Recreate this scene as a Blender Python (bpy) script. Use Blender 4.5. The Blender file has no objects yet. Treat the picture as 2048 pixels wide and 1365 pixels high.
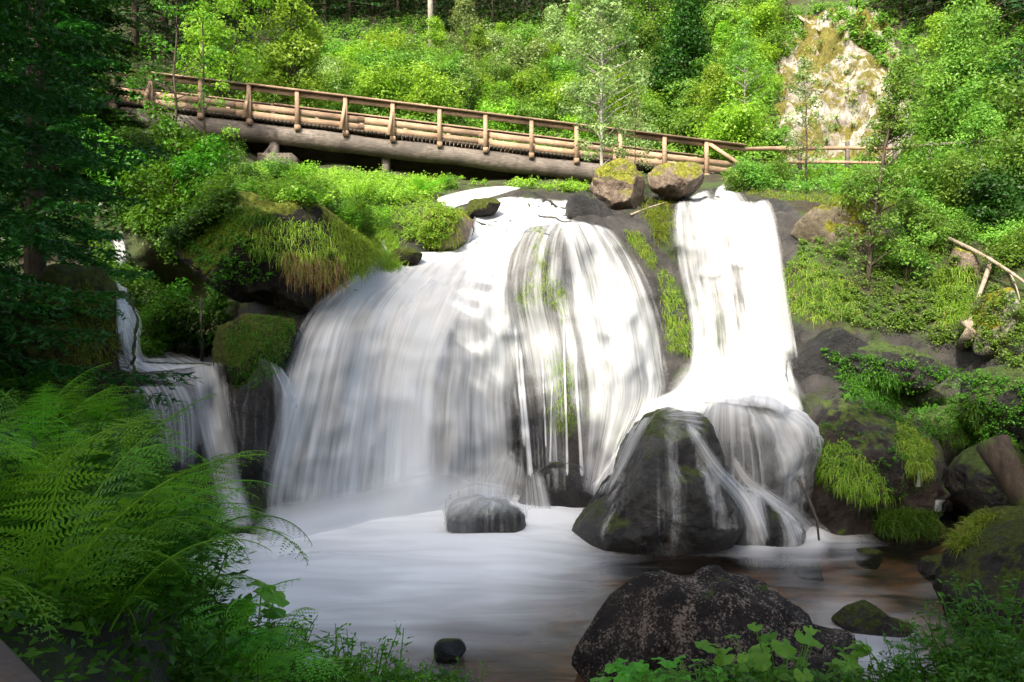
import bpy, math, random
import numpy as np
from mathutils import Vector, noise as mnoise
from mathutils.bvhtree import BVHTree

F = 1707.0; CZ = 3.2
C = bpy.context.scene.collection
R = np.random.RandomState

def P(px, py, Y):
    return Vector(((px-1024)/F*Y, Y, CZ+(682.5-py)/F*Y))
def Pn(px, py, Y):
    px = np.asarray(px, float); py = np.asarray(py, float); Y = np.asarray(Y, float)
    return np.stack([(px-1024)/F*Y, Y+0*px, CZ+(682.5-py)/F*Y], -1)

# ------------------------------------------------------------------ mesh helpers
class G:
    def __init__(s): s.V = []; s.F = []; s.n = 0; s.T = []
    def add(s, V, F, t=0.5):
        V = np.asarray(V, float).reshape(-1, 3)
        s.V.append(V)
        for f in (F if isinstance(F, list) else [F]):
            s.F.append(np.asarray(f, int)+s.n)
        s.T.append(np.broadcast_to(np.asarray(t, float), (len(V),)).copy()); s.n += len(V)
    def merge(s, g, off=(0, 0, 0), rz=0, sc=1):
        if not g.V: return
        V = np.concatenate(g.V)*sc
        c, sn = math.cos(rz), math.sin(rz)
        V = V@np.array([[c, sn, 0], [-sn, c, 0], [0, 0, 1]])+np.array(off)
        for f in g.F: s.F.append(f+s.n)
        s.V.append(V); s.T.append(np.concatenate(g.T)); s.n += len(V)

def mk(name, g, mat, parent=None, smooth=False, attrs=None, link=True):
    V = np.concatenate(g.V); me = bpy.data.meshes.new(name)
    loops = np.concatenate([f.ravel() for f in g.F])
    cnt = np.concatenate([np.full(len(f), f.shape[1]) for f in g.F])
    me.vertices.add(len(V)); me.vertices.foreach_set('co', V.astype(np.float32).ravel())
    me.loops.add(len(loops)); me.loops.foreach_set('vertex_index', loops.astype(np.int32))
    me.polygons.add(len(cnt)); me.polygons.foreach_set('loop_start', (np.cumsum(cnt)-cnt).astype(np.int32))
    me.update(calc_edges=True)
    if smooth: me.polygons.foreach_set('use_smooth', np.ones(len(cnt), bool))
    a = me.attributes.new('tint', 'FLOAT', 'POINT'); a.data.foreach_set('value', np.concatenate(g.T).astype(np.float32))
    for k, v in (attrs or {}).items():
        a = me.attributes.new(k, 'FLOAT', 'POINT'); a.data.foreach_set('value', np.asarray(v, np.float32).ravel())
    me.materials.append(mat)
    o = bpy.data.objects.new(name, me)
    if link: C.objects.link(o)
    if parent: o.parent = parent
    return o

def tag(o, label=None, cat=None, group=None, kind=None):
    if label: o['label'] = label
    if cat: o['category'] = cat
    if group: o['group'] = group
    if kind: o['kind'] = kind
    return o
def thing(name, label, cat, loc, rz=0, group=None, sc=1):
    o = bpy.data.objects.new(name, None); C.objects.link(o)
    o.empty_display_size = .2; o.location = loc; o.rotation_euler = (0, 0, rz); o.scale = (sc, sc, sc)
    return tag(o, label, cat, group)
def dup(root, loc, rz, sc=1, label=None, group=None):
    r = root.copy(); C.objects.link(r); r.location = loc; r.rotation_euler = (0, 0, rz)
    r.scale = (sc, sc, sc) if not hasattr(sc, '__len__') else sc
    if label: r['label'] = label
    if group: r['group'] = group
    for ch in list(root.children):
        c = ch.copy(); C.objects.link(c); c.parent = r
    return r

def tube(g, pts, rad, seg=8, t=.5, cap=True):
    pts = np.asarray([tuple(p) for p in pts], float); n = len(pts)
    rad = np.broadcast_to(np.asarray(rad, float), (n,))
    d = np.gradient(pts, axis=0); d /= np.linalg.norm(d, axis=1)[:, None]+1e-9
    ref = np.array([0.123, 0.2, 1.]) if abs(d[:, 2]).mean() < .9 else np.array([1., .1, 0])
    a = np.cross(d, ref); a /= np.linalg.norm(a, axis=1)[:, None]+1e-9; b = np.cross(d, a)
    th = np.arange(seg)*2*np.pi/seg
    V = pts[:, None]+rad[:, None, None]*(np.cos(th)[None, :, None]*a[:, None]+np.sin(th)[None, :, None]*b[:, None])
    i = np.arange(n-1)[:, None]*seg; j = np.arange(seg)[None]; k = (j+1) % seg
    Fq = np.stack([i+j, i+k, i+seg+k, i+seg+j], -1).reshape(-1, 4)
    fs = [Fq]
    if cap: fs += [np.arange(seg)[::-1][None], (np.arange(seg)+(n-1)*seg)[None]]
    g.add(V.reshape(-1, 3), fs, t)

def box(g, c, sx, sy, sz, ax=(1, 0, 0), up=(0, 0, 1), t=.5):
    ax = Vector(ax).normalized(); up = Vector(up); y = up.cross(ax).normalized(); up = ax.cross(y).normalized()
    V = [Vector(c)+ax*(sx/2*i)+y*(sy/2*j)+up*(sz/2*k) for i in (-1, 1) for j in (-1, 1) for k in (-1, 1)]
    g.add([tuple(v) for v in V], np.array([[0, 1, 3, 2], [4, 6, 7, 5], [0, 4, 5, 1], [2, 3, 7, 6], [0, 2, 6, 4], [1, 5, 7, 3]]), t)

def unit(v): return v/(np.linalg.norm(v, axis=-1)[..., None]+1e-9)

def leaves(g, c, nrm, ln, rng, aspect=.5, tint=None, dirv=None):
    """rhombic leaves with a folded midrib; c centres, nrm leaf normals"""
    n = len(c); nrm = unit(nrm)
    if dirv is None: dirv = rng.normal(size=(n, 3))
    a = dirv-nrm*np.sum(dirv*nrm, 1)[:, None]; a = unit(a); b = np.cross(nrm, a)
    ln = np.broadcast_to(ln, (n,))[:, None]*rng.uniform(.65, 1.35, (n, 1))
    w = ln*aspect/2; fold = nrm*w*.35
    V = np.stack([c-a*ln*.5, c-b*w+fold-a*ln*.05, c+a*ln*.5-fold*.5, c+b*w+fold-a*ln*.05], 1)
    if tint is None: tint = rng.uniform(0, 1, n)
    g.add(V.reshape(-1, 3), np.arange(4*n).reshape(n, 4), np.repeat(tint, 4))

def blades(g, base, dirs, L, w, droop, rng, tint=None, seg=3):
    n = len(base); L = np.broadcast_to(L, (n,))[:, None]*rng.uniform(.55, 1.3, (n, 1))
    d = unit(dirs); side = unit(np.cross(d, rng.normal(size=(n, 3))))
    rows = []; p = base.copy()
    for k in range(seg+1):
        ww = w*(1-k/seg)**.7*.5+.0003
        rows.append(p-side*ww); rows.append(p+side*ww)
        d = unit(d+np.array([0, 0, -1.])*droop/seg*(k+.6)); p = p+d*L/seg
    V = np.stack(rows, 1); m = 2*(seg+1)
    F0 = np.array([[2*k, 2*k+1, 2*k+3, 2*k+2] for k in range(seg)])
    Fq = (F0[None]+np.arange(n)[:, None, None]*m).reshape(-1, 4)
    if tint is None: tint = rng.uniform(0, 1, n)
    g.add(V.reshape(-1, 3), Fq, np.repeat(tint, m))

# ------------------------------------------------------------------ materials
class N:
    def __init__(s, name):
        s.m = bpy.data.materials.new(name); s.m.use_nodes = True; s.t = s.m.node_tree
        s.t.nodes.clear(); s.out = s.n('ShaderNodeOutputMaterial')
    def n(s, ty, **k):
        nd = s.t.nodes.new(ty)
        for a, v in k.items():
            if a.startswith('i_'):
                key = a[2:].replace('_', ' '); sock = nd.inputs[int(key)] if key.isdigit() else nd.inputs[key]
                if isinstance(v, bpy.types.NodeSocket): s.t.links.new(v, sock)
                else: sock.default_value = v
            else: setattr(nd, a, v)
        return nd
    def l(s, a, b): s.t.links.new(a, b)
    def noise(s, vec, sc, det=4, rough=.55, dist=0):
        return s.n('ShaderNodeTexNoise', i_Vector=vec, i_Scale=sc, i_Detail=det, i_Roughness=rough, i_Distortion=dist).outputs[0]
    def mr(s, v, a, b, c=0., d=1.):
        return s.n('ShaderNodeMapRange', i_Value=v, i_From_Min=a, i_From_Max=b, i_To_Min=c, i_To_Max=d).outputs[0]
    def math(s, op, a, b=0., clamp=False):
        return s.n('ShaderNodeMath', operation=op, use_clamp=clamp, i_0=a, i_1=b).outputs[0]
    def mix(s, f, a, b, mode='MIX'):
        nd = s.n('ShaderNodeMix', data_type='RGBA', blend_type=mode)
        for i, v in ((0, f), (6, a), (7, b)):
            if isinstance(v, bpy.types.NodeSocket): s.l(v, nd.inputs[i])
            else: nd.inputs[i].default_value = v if i == 0 else (*v, 1)
        return nd.outputs[2]
    def pos(s): return s.n('ShaderNodeNewGeometry').outputs['Position']
    def obj(s): return s.n('ShaderNodeTexCoord').outputs['Object']
    def attr(s, a): return s.n('ShaderNodeAttribute', attribute_name=a).outputs['Fac']
    def surf(s, sh): s.l(sh, s.out.inputs['Surface'])
    def pr(s, **k): return s.n('ShaderNodeBsdfPrincipled', **k)
    def bump(s, h, st, dist=.02): return s.n('ShaderNodeBump', i_Height=h, i_Strength=st, i_Distance=dist).outputs[0]

def leafmat(name, c0, c1, trans=.45, rough=.45, c2=None, spec=.3):
    m = N(name); t = m.attr('tint'); rnd = m.n('ShaderNodeObjectInfo').outputs['Random']
    col = m.mix(t, c0, c1)
    if c2: col = m.mix(m.mr(t, .93, .97), col, c2)
    hv = m.n('ShaderNodeHueSaturation', i_Color=col, i_Hue=m.mr(rnd, 0, 1, .485, .515), i_Value=m.mr(rnd, 0, 1, .75, 1.25)).outputs[0]
    p = m.pr(i_Base_Color=hv, i_Roughness=rough); p.inputs['Specular IOR Level'].default_value = spec
    tr = m.n('ShaderNodeBsdfTranslucent', i_Color=m.mix(.5, hv, m.mix(1., hv, (1.6, 1.5, .5), 'MULTIPLY')))
    x = m.n('ShaderNodeMixShader', i_0=trans); m.l(p.outputs[0], x.inputs[1]); m.l(tr.outputs[0], x.inputs[2])
    m.surf(x.outputs[0]); return m.m

M = {}
M['bush'] = leafmat('bush_leaf', (.05, .15, .018), (.23, .41, .065))
M['lime'] = leafmat('lime_leaf', (.11, .27, .02), (.34, .53, .07), .5)
M['grey'] = leafmat('greygreen_leaf', (.11, .20, .06), (.33, .44, .18), .4)
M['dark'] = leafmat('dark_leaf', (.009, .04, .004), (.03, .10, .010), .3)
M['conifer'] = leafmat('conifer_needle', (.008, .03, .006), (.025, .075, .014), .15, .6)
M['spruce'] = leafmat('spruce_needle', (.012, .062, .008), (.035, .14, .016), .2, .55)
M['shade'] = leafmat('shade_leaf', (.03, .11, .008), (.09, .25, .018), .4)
M['fern'] = leafmat('fern_leaf', (.05, .22, .012), (.22, .50, .05), .45)
M['fern_sun'] = leafmat('sunny_fern', (.08, .26, .01), (.2, .45, .03), .5)
M['herb'] = leafmat('herb_leaf', (.05, .20, .01), (.18, .44, .03), .4, .35, (.16, .07, .02))
M['broad'] = leafmat('broad_leaf', (.07, .28, .02), (.22, .52, .06), .45, .35, (.2, .1, .02))
M['grass'] = leafmat('grass_blade', (.12, .27, .018), (.38, .54, .08), .45, .45, (.36, .27, .13))
M['hang'] = leafmat('hanging_grass', (.10, .22, .012), (.30, .38, .05), .4, .5, (.34, .2, .1))
M['grassdark'] = leafmat('dark_grass', (.03, .12, .006), (.09, .22, .015), .4, .5)
M['dry'] = leafmat('dry_grass', (.16, .1, .04), (.3, .2, .09), .2, .7)
M['moss'] = leafmat('moss_tuft', (.06, .12, .006), (.2, .24, .015), .2, .8)

def barkmat(name, c0, c1, sc=8, moss=0):
    m = N(name); o = m.obj(); mp = m.n('ShaderNodeMapping', i_Vector=o, i_Scale=(1, 1, .25)).outputs[0]
    a = m.noise(mp, sc, 6, .7); col = m.mix(m.mr(a, .35, .65), c0, c1)
    if moss: col = m.mix(m.mr(m.noise(m.pos(), 1.6, 5), .5, .62), col, (.06, .1, .012))
    p = m.pr(i_Base_Color=col, i_Roughness=.85, i_Normal=m.bump(m.noise(mp, sc*3, 5), .8, .03)); m.surf(p.outputs[0]); return m.m
M['bark'] = barkmat('brown_bark', (.02, .014, .009), (.09, .065, .045))
M['barkgrey'] = barkmat('grey_bark', (.22, .2, .17), (.5, .47, .42), 5)
M['barkmoss'] = barkmat('mossy_bark', (.02, .014, .009), (.08, .055, .035), 6, 1)
M['dead'] = barkmat('dead_wood', (.16, .12, .085), (.42, .35, .27), 10)
M['deaddark'] = barkmat('dark_dead_wood', (.025, .02, .015), (.1, .085, .065), 10)

def rockmat(name, cd, cl, sc=1.2, moss=.0, mosscol=(.09, .11, .01), wet=.0, lichen=None, lich_t=.6, mup=.35):
    m = N(name); p = m.pos()
    a = m.noise(p, sc, 10, .68, .3); b = m.noise(p, sc*7, 8, .7)
    col = m.mix(m.mr(a, .36, .64), cd, cl)
    col = m.mix(m.mr(b, .3, .72), m.mix(1., col, (.42, .42, .42), 'MULTIPLY'), col)
    crack = m.n('ShaderNodeTexVoronoi', feature='DISTANCE_TO_EDGE', i_Vector=m.n('ShaderNodeMixRGB', i_Fac=.12, i_Color1=p, i_Color2=m.n('ShaderNodeTexNoise', i_Vector=p, i_Scale=sc*2).outputs[1]).outputs[0], i_Scale=sc*.9).outputs['Distance']
    ck = m.mr(crack, 0, .03)
    col = m.mix(ck, m.mix(1., col, (.72, .72, .72), 'MULTIPLY'), col)
    if lichen:
        l1 = m.noise(p, sc*17, 8, .75); l2 = m.noise(p, sc*2.2, 4)
        lf = m.mr(m.math('ADD', m.math('MULTIPLY', l1, .75), m.math('MULTIPLY', l2, .35)), lich_t, lich_t+.05)
        col = m.mix(lf, col, lichen)
    rough = .45 if wet > .5 else .85
    if moss:
        up = m.n('ShaderNodeSeparateXYZ', i_Vector=m.n('ShaderNodeNewGeometry').outputs['Normal']).outputs[2]
        mn = m.noise(p, sc*1.7, 9, .66)
        mf = m.mr(m.math('ADD', m.math('MULTIPLY', up, mup), mn), 1.06-moss, 1.13-moss)
        mc = m.mix(m.mr(m.noise(p, sc*9, 5, .7), .35, .65), tuple(x*.45 for x in mosscol), tuple(min(1, x*1.6) for x in mosscol))
        col = m.mix(mf, col, mc); rg = m.mr(mf, 0, 1, rough, .95)
    else: rg = rough
    hh = m.math('ADD', m.math('MULTIPLY', m.noise(p, sc*5, 10, .72), 1.), m.math('MULTIPLY', ck, .03))
    pr = m.pr(i_Base_Color=col, i_Normal=m.bump(hh, .9, .16), i_Roughness=rg)
    pr.inputs['Specular IOR Level'].default_value = .5 if wet > .5 else .25
    m.surf(pr.outputs[0]); return m.m
M['wet'] = rockmat('wet_dark_rock', (.010, .010, .011), (.05, .047, .045), 1.3, .24, (.05, .075, .012), 1)
M['wetmoss'] = rockmat('wet_mossy_rock', (.012, .012, .012), (.06, .055, .05), 1.3, .50, (.045, .075, .012), 1)
M['bigwet'] = rockmat('wet_grey_boulder', (.022, .021, .021), (.10, .095, .09), 1.3, .34, (.05, .07, .014), 1)
M['lichen'] = rockmat('lichen_rock', (.022, .018, .016), (.07, .055, .05), 2.2, .14, (.05, .08, .01), 0, (.34, .27, .22), .575)
M['tan'] = rockmat('tan_boulder', (.16, .11, .08), (.42, .34, .27), 1.5, .40, (.19, .19, .03), 0, None, .6, .5)
M['brown'] = rockmat('brown_boulder', (.012, .010, .009), (.085, .06, .05), 1.2, .34, (.06, .09, .012), 1)
M['over'] = rockmat('overhang_rock', (.012, .011, .010), (.06, .052, .043), 1.4, .47, (.10, .12, .015), 0, None, .6, .7)
M['mossrock'] = rockmat('mossy_rock', (.02, .016, .012), (.07, .055, .04), 1.8, .62, (.06, .075, .012), 0)
M['outcrop'] = rockmat('granite_outcrop', (.2, .17, .14), (.58, .54, .5), .6, .50, (.17, .15, .012), 0, None, .6, .2)
M['nearrock'] = rockmat('near_mossy_rock', (.016, .015, .013), (.09, .08, .07), 2.4, .36, (.05, .065, .01), 0, (.22, .2, .17), .66)

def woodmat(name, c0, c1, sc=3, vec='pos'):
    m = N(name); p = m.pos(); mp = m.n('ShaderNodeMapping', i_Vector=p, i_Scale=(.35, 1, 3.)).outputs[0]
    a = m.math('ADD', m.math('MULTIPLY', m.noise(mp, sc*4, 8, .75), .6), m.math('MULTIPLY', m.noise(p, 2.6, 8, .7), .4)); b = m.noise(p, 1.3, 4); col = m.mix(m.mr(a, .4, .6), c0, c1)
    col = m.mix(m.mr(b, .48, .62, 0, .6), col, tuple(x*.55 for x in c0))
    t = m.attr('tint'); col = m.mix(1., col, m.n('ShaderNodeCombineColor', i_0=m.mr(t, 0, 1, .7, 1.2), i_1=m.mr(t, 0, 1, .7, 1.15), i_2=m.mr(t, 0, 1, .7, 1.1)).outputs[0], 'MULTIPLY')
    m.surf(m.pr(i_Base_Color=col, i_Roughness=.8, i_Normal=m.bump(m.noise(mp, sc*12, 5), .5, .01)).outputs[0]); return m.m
M['wood'] = woodmat('weathered_plank', (.20, .13, .085), (.46, .33, .23))
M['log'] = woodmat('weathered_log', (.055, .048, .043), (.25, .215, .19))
M['logdark'] = woodmat('dark_log', (.035, .027, .022), (.11, .085, .07))

# ------------------------------------------------------------------ terrain depth control points (photo px, photo py, distance)
ctl = []
def col(x, *pp):
    for py, y in pp: ctl.append((x, py, y))
col(-700, (-500, 45), (0, 26), (300, 20), (600, 14), (900, 11), (1300, 11), (1500, 11))
col(-100, (-500, 60), (-150, 40), (0, 33), (150, 27), (300, 22.5), (450, 19), (600, 17), (760, 15.5), (1000, 14), (1300, 13.5), (1500, 13.5))
col(150, (-500, 70), (-150, 46), (0, 38), (150, 31.5), (250, 27.5), (350, 23), (450, 20.5), (550, 19), (700, 17), (900, 15), (1300, 14), (1500, 14))
col(300, (-150, 52), (0, 43), (150, 34), (230, 29.5), (300, 25), (400, 21.5), (480, 20), (600, 21), (690, 20), (735, 15.8), (830, 14.9), (930, 14.3), (1000, 14), (1300, 13.5))
col(430, (0, 45), (200, 33), (290, 27), (400, 20.5), (480, 19.5), (560, 21.2), (640, 20.6), (705, 18.4), (738, 15.3), (820, 14.8), (1000, 13.9), (1300, 13.4))
col(530, (-500, 75), (0, 46), (150, 37), (250, 33), (302, 31), (335, 26), (360, 21), (430, 18.6), (520, 17.8), (590, 16.8), (660, 15.8), (760, 14.9), (900, 14.2), (1085, 13.5), (1300, 13.1))
col(620, (250, 34), (325, 31), (345, 26), (375, 20), (450, 18), (530, 17.5), (575, 16.8), (640, 15.8), (760, 15.0), (900, 14.4), (1085, 13.7), (1300, 13.3))
col(740, (250, 34), (338, 31), (356, 26), (385, 21), (460, 18.6), (510, 18.), (540, 17.4), (600, 16.4), (740, 15.8), (950, 15.2), (1060, 14.8), (1300, 14.3))
col(850, (-500, 78), (-100, 56), (0, 48), (150, 40), (250, 34), (345, 31.3), (368, 27), (410, 22), (460, 19.8), (510, 18.8), (545, 18.), (610, 17.), (740, 16.4), (950, 15.8), (1040, 15.4), (1300, 15))
col(950, (352, 31.3), (374, 26.5), (400, 23), (440, 20.8), (500, 19.2), (545, 18.4), (620, 17.4), (740, 16.9), (1000, 16.2), (1300, 15.4))
col(1060, (0, 50), (150, 41), (360, 31.3), (376, 26), (392, 21.5), (440, 19.6), (520, 18.3), (620, 17.6), (680, 17.7), (850, 17), (1000, 16.6), (1300, 15.8))
col(1180, (-500, 78), (366, 31), (382, 25), (400, 21.5), (440, 20), (520, 19), (640, 18.), (720, 17.9), (860, 17.2), (1000, 16.6), (1300, 16))
col(1260, (0, 50), (150, 41), (348, 30.8), (384, 22.8), (430, 20.6), (500, 19.6), (600, 18.7), (720, 18.1), (850, 17.6), (1000, 17), (1300, 16.2))
col(1360, (300, 33), (352, 30.8), (386, 23), (396, 22.2), (420, 21), (520, 20.2), (650, 19.6), (780, 19), (850, 17.5), (1000, 17), (1300, 16.3))
col(1450, (-500, 72), (0, 47), (150, 38), (280, 32.5), (348, 30.4), (368, 25.5), (388, 22.3), (410, 21.2), (500, 20.5), (620, 20), (775, 19.3), (810, 17.6), (1000, 17), (1300, 16.4))
col(1540, (0, 42), (150, 35.5), (290, 31.5), (340, 29.5), (360, 25), (390, 21.7), (430, 20.5), (520, 19.8), (650, 18.9), (790, 18.2), (850, 17.2), (1000, 16.6), (1300, 16))
col(1620, (-500, 66), (-100, 47), (30, 38.5), (150, 34.5), (290, 30), (330, 27), (380, 23), (400, 21), (480, 19.6), (560, 18.8), (640, 18.0), (700, 17.8), (760, 16.9), (850, 16.5), (1000, 16), (1300, 15.6))
col(1720, (0, 38), (150, 33.5), (290, 29.5), (330, 27), (380, 23), (410, 20.6), (520, 19), (620, 18.3), (700, 17.6), (760, 16.9), (900, 16.3), (1000, 16), (1300, 15.6))
col(1850, (-500, 58), (0, 37), (150, 32), (290, 28), (380, 23.5), (450, 21), (540, 19.3), (650, 18.4), (760, 17.6), (900, 17.2), (1000, 17.), (1300, 16.4))
col(1970, (0, 35), (150, 30), (280, 26), (400, 22), (500, 19.5), (620, 17.7), (740, 16.6), (880, 16), (1000, 15.6), (1300, 14.5))
col(2150, (-500, 46), (0, 30), (200, 25), (400, 19.5), (600, 15.5), (760, 14), (900, 13), (1050, 12.3), (1300, 11.5), (1500, 11))
col(2750, (-500, 36), (0, 22), (300, 17), (600, 12), (900, 10), (1300, 9.5), (1500, 9.5))
for x in (850, 1450): ctl.append((x, 1500, 14.5))
ctl = np.array(ctl, float); A = ctl[:, :2]/500.; fz = np.log(ctl[:, 2])
def kern(d): return d
Km = kern(np.linalg.norm(A[:, None]-A[None], axis=2))+np.eye(len(A))*1e-3
Pm = np.c_[np.ones(len(A)), A]
Sol = np.linalg.solve(np.block([[Km, Pm], [Pm.T, np.zeros((3, 3))]]), np.r_[fz, 0, 0, 0])
def Dmap(px, py):
    q = np.stack([np.asarray(px, float), np.asarray(py, float)], -1).reshape(-1, 2)/500.
    out = np.zeros(len(q))
    for s in range(0, len(q), 20000):
        qq = q[s:s+20000]
        out[s:s+20000] = kern(np.linalg.norm(qq[:, None]-A[None], axis=2))@Sol[:len(A)]+Sol[len(A)]+qq@Sol[len(A)+1:]
    return np.exp(out).reshape(np.shape(px))

def inpoly(x, y, poly):
    poly = np.asarray(poly, float); n = len(poly); c = np.zeros(np.shape(x), bool)
    j = n-1
    for i in range(n):
        xi, yi = poly[i]; xj, yj = poly[j]
        c ^= ((yi > y) != (yj > y)) & (x < (xj-xi)*(y-yi)/((yj-yi)+1e-9)+xi); j = i
    return c
def blur(a, k):
    for _ in range(k):
        a = (a+np.roll(a, 1, 0)+np.roll(a, -1, 0)+np.roll(a, 1, 1)+np.roll(a, -1, 1))/5
    return a

gx = np.arange(-700, 2751, 8.); gy = np.arange(-500, 1501, 6.)
PX, PY = np.meshgrid(gx, gy)
DY = Dmap(PX, PY)
for _ in range(3): DY[1:-1, 1:-1] = blur(DY, 1)[1:-1, 1:-1]
V = Pn(PX, PY, DY)
wetpoly2 = [(1640, 690), (1800, 640), (2080, 690), (2150, 1000), (1900, 1200), (1700, 1100)]
wetpoly = [(440, 640), (560, 560), (760, 490), (880, 440), (930, 380), (1190, 375), (1440, 380), (1570, 400), (1620, 450), (1560, 560), (1570, 640), (1700, 670), (1860, 740), (1900, 800), (1960, 1200), (1950, 1500), (200, 1500), (220, 460), (260, 460), (280, 620), (420, 700)]
rock_m = blur((inpoly(PX, PY, wetpoly) | inpoly(PX, PY, wetpoly2)).astype(float), 4)
outp = [(1520, 60), (1600, 30), (1700, 15), (1780, 60), (1825, 160), (1830, 290), (1790, 330), (1590, 335), (1510, 310), (1505, 240), (1560, 190), (1520, 120)]
outp2 = [(1330, 240), (1420, 240), (1440, 300), (1400, 330), (1330, 320)]
cliffp = [(1570, 400), (1720, 385), (1800, 430), (1930, 560), (2060, 640), (2060, 740), (1900, 700), (1850, 560), (1720, 520), (1640, 620), (1560, 640)]
dry_m = blur((inpoly(PX, PY, outp) | inpoly(PX, PY, outp2) ).astype(float), 3)
# surface relief
tang = np.zeros_like(V)
du = np.gradient(V, axis=1); dv = np.gradient(V, axis=0); nr = unit(np.cross(dv, du))
nr *= np.sign(-nr[..., 1:2]+1e-6)
amp = .10+.28*rock_m+1.5*dry_m*(PY < 350)+.35*dry_m*(PY >= 350)
H = np.zeros(PX.shape)
it = V.reshape(-1, 3); Hf = H.ravel()
for i in range(len(it)):
    v = it[i]
    a = mnoise.fractal(Vector(v*.55), 1., 2.1, 4)
    Hf[i] = a*.8-abs(mnoise.noise(Vector((v[0]*1.6, v[1]*1.6, v[2]*2.4))))*.5
H = Hf.reshape(H.shape)
V = V+nr*(H*amp)[..., None]
V[..., 0:3] = V
ny, nx = PX.shape
i = np.arange(ny-1)[:, None]*nx; j = np.arange(nx-1)[None]
FT = np.stack([i+j, i+nx+j, i+nx+j+1, i+j+1], -1).reshape(-1, 4)

m = N('hillside_ground'); p = m.pos()
rk = m.attr('rock'); dr = m.attr('dryrock'); nn = m.noise(p, 1.3, 8, .65); n2 = m.noise(p, 6, 8, .7)
earth = m.mix(m.mr(nn, .4, .6), (.03, .022, .012), (.045, .09, .012))
earth = m.mix(m.mr(n2, .5, .72), earth, (.07, .05, .03))
wet = m.mix(m.mr(m.noise(p, 1.6, 10, .7, .4), .36, .66), (.010, .010, .011), (.065, .058, .052))
wet = m.mix(m.mr(m.noise(p, .9, 8, .65), .54, .62), wet, (.035, .055, .01))
dryc = m.mix(m.mr(m.noise(p, 1.1, 10, .72, .5), .35, .6), (.16, .14, .12), (.50, .46, .42))
dryc = m.mix(m.mr(m.noise(p, 5, 8, .7), .3, .6), m.mix(1., dryc, (.5, .47, .43), 'MULTIPLY'), dryc)
dryc = m.mix(m.mr(m.noise(p, .65, 11, .74, .6), .47, .52), dryc, m.mix(m.mr(n2, .35, .65), (.05, .048, .008), (.17, .15, .02)))
c = m.mix(m.mr(m.math('ADD', rk, m.math('MULTIPLY', m.math('SUBTRACT', nn, .5), .8)), .42, .55), earth, wet)
c = m.mix(m.mr(m.math('ADD', dr, m.math('MULTIPLY', m.math('SUBTRACT', nn, .5), .8)), .42, .52), c, dryc)
M['ground'] = m.m
m.surf(m.pr(i_Base_Color=c, i_Roughness=m.mr(rk, .3, .7, .9, .5), i_Normal=m.bump(m.noise(p, 5, 10, .72), .8, .14)).outputs[0])
gt = G(); gt.add(V.reshape(-1, 3), FT)
ter = mk('hillside', gt, M['ground'], smooth=True, attrs={'rock': rock_m, 'dryrock': dry_m})
tag(ter, 'rocky hillside with wet dark cliff and mossy granite outcrop', None, None, 'structure')

solids = [(V.reshape(-1, 3), FT)]   # geometry that ribbons, grass and plants are draped on
def bvh():
    vs = []; fs = []; n = 0
    for v, f in solids:
        vs.append(v); fs.append(f+n); n += len(v)
    vv = np.concatenate(vs); ff = np.concatenate(fs)
    return BVHTree.FromPolygons([tuple(x) for x in vv.tolist()], ff.tolist())
TB = bvh(); T0 = TB
CAM = Vector((0, 0, CZ))
def cast(px, py, tree=None):
    d = Vector(((px-1024)/F, 1, (682.5-py)/F)).normalized()
    loc, n, i, dist = (tree or TB).ray_cast(CAM, d)
    if loc is None: return None, None
    if n.dot(d) > 0: n = -n
    return loc, n

# ------------------------------------------------------------------ near bank (world height field) and river bed
def bank_z(X, Y):
    Xb = np.where(Y > 5, -1.32-(Y-5)*.60, -1.32+(5-Y)*.35)
    def ss(t): t = np.clip(t, 0, 1); return t*t*(3-2*t)
    left = 2.35*ss((Xb+.3-X)/1.3)+(-.1)
    plate = 1.0*ss((6.7-Y)/1.2)+.55*ss((2.5-Y)/1.5)+.15*ss((X-3.2)/2)*ss((7-Y)/2)-.42*np.exp(-((X/np.maximum(Y, 1)-.04)/.065)**2)-.12
    z = np.maximum(left, plate)-.5*ss((Y-6.3)/1.1)*(1-ss((Xb+1-X)/1.3))
    z = z+ss((-X-4.2)/3)*1.5
    return z
bx = np.arange(-14, 9, .14); by = np.arange(-9, 13.4, .14); BX, BY = np.meshgrid(bx, by)
BZ = bank_z(BX, BY)
for a in range(BX.shape[0]):
    for b in range(BX.shape[1]):
        BZ[a, b] += .14*mnoise.fractal(Vector((BX[a, b]*.9, BY[a, b]*.9, 0)), 1., 2., 4)
gb = G(); nyb, nxb = BX.shape
i = np.arange(nyb-1)[:, None]*nxb; j = np.arange(nxb-1)[None]
FB = np.stack([i+j, i+j+1, i+nxb+j+1, i+nxb+j], -1).reshape(-1, 4)
VB = np.stack([BX, BY, BZ], -1).reshape(-1, 3); gb.add(VB, FB)
m = N('bank_soil'); p = m.pos()
M['soil'] = m.m
m.surf(m.pr(i_Base_Color=m.mix(m.mr(m.noise(p, 3, 8, .7), .4, .6), (.012, .01, .007), (.03, .04, .012)), i_Roughness=.95, i_Normal=m.bump(m.noise(p, 9, 8), .8, .1)).outputs[0])
tag(mk('ground', gb, M['soil'], smooth=True), 'dark earth of the near bank under the ferns', None, None, 'structure')
NB = BVHTree.FromPolygons([tuple(x) for x in VB.tolist()], FB.tolist())
def bankpt(x, y):
    h, n, _, _ = NB.ray_cast(Vector((x, y, 30)), Vector((0, 0, -1)))
    return h, n

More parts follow.
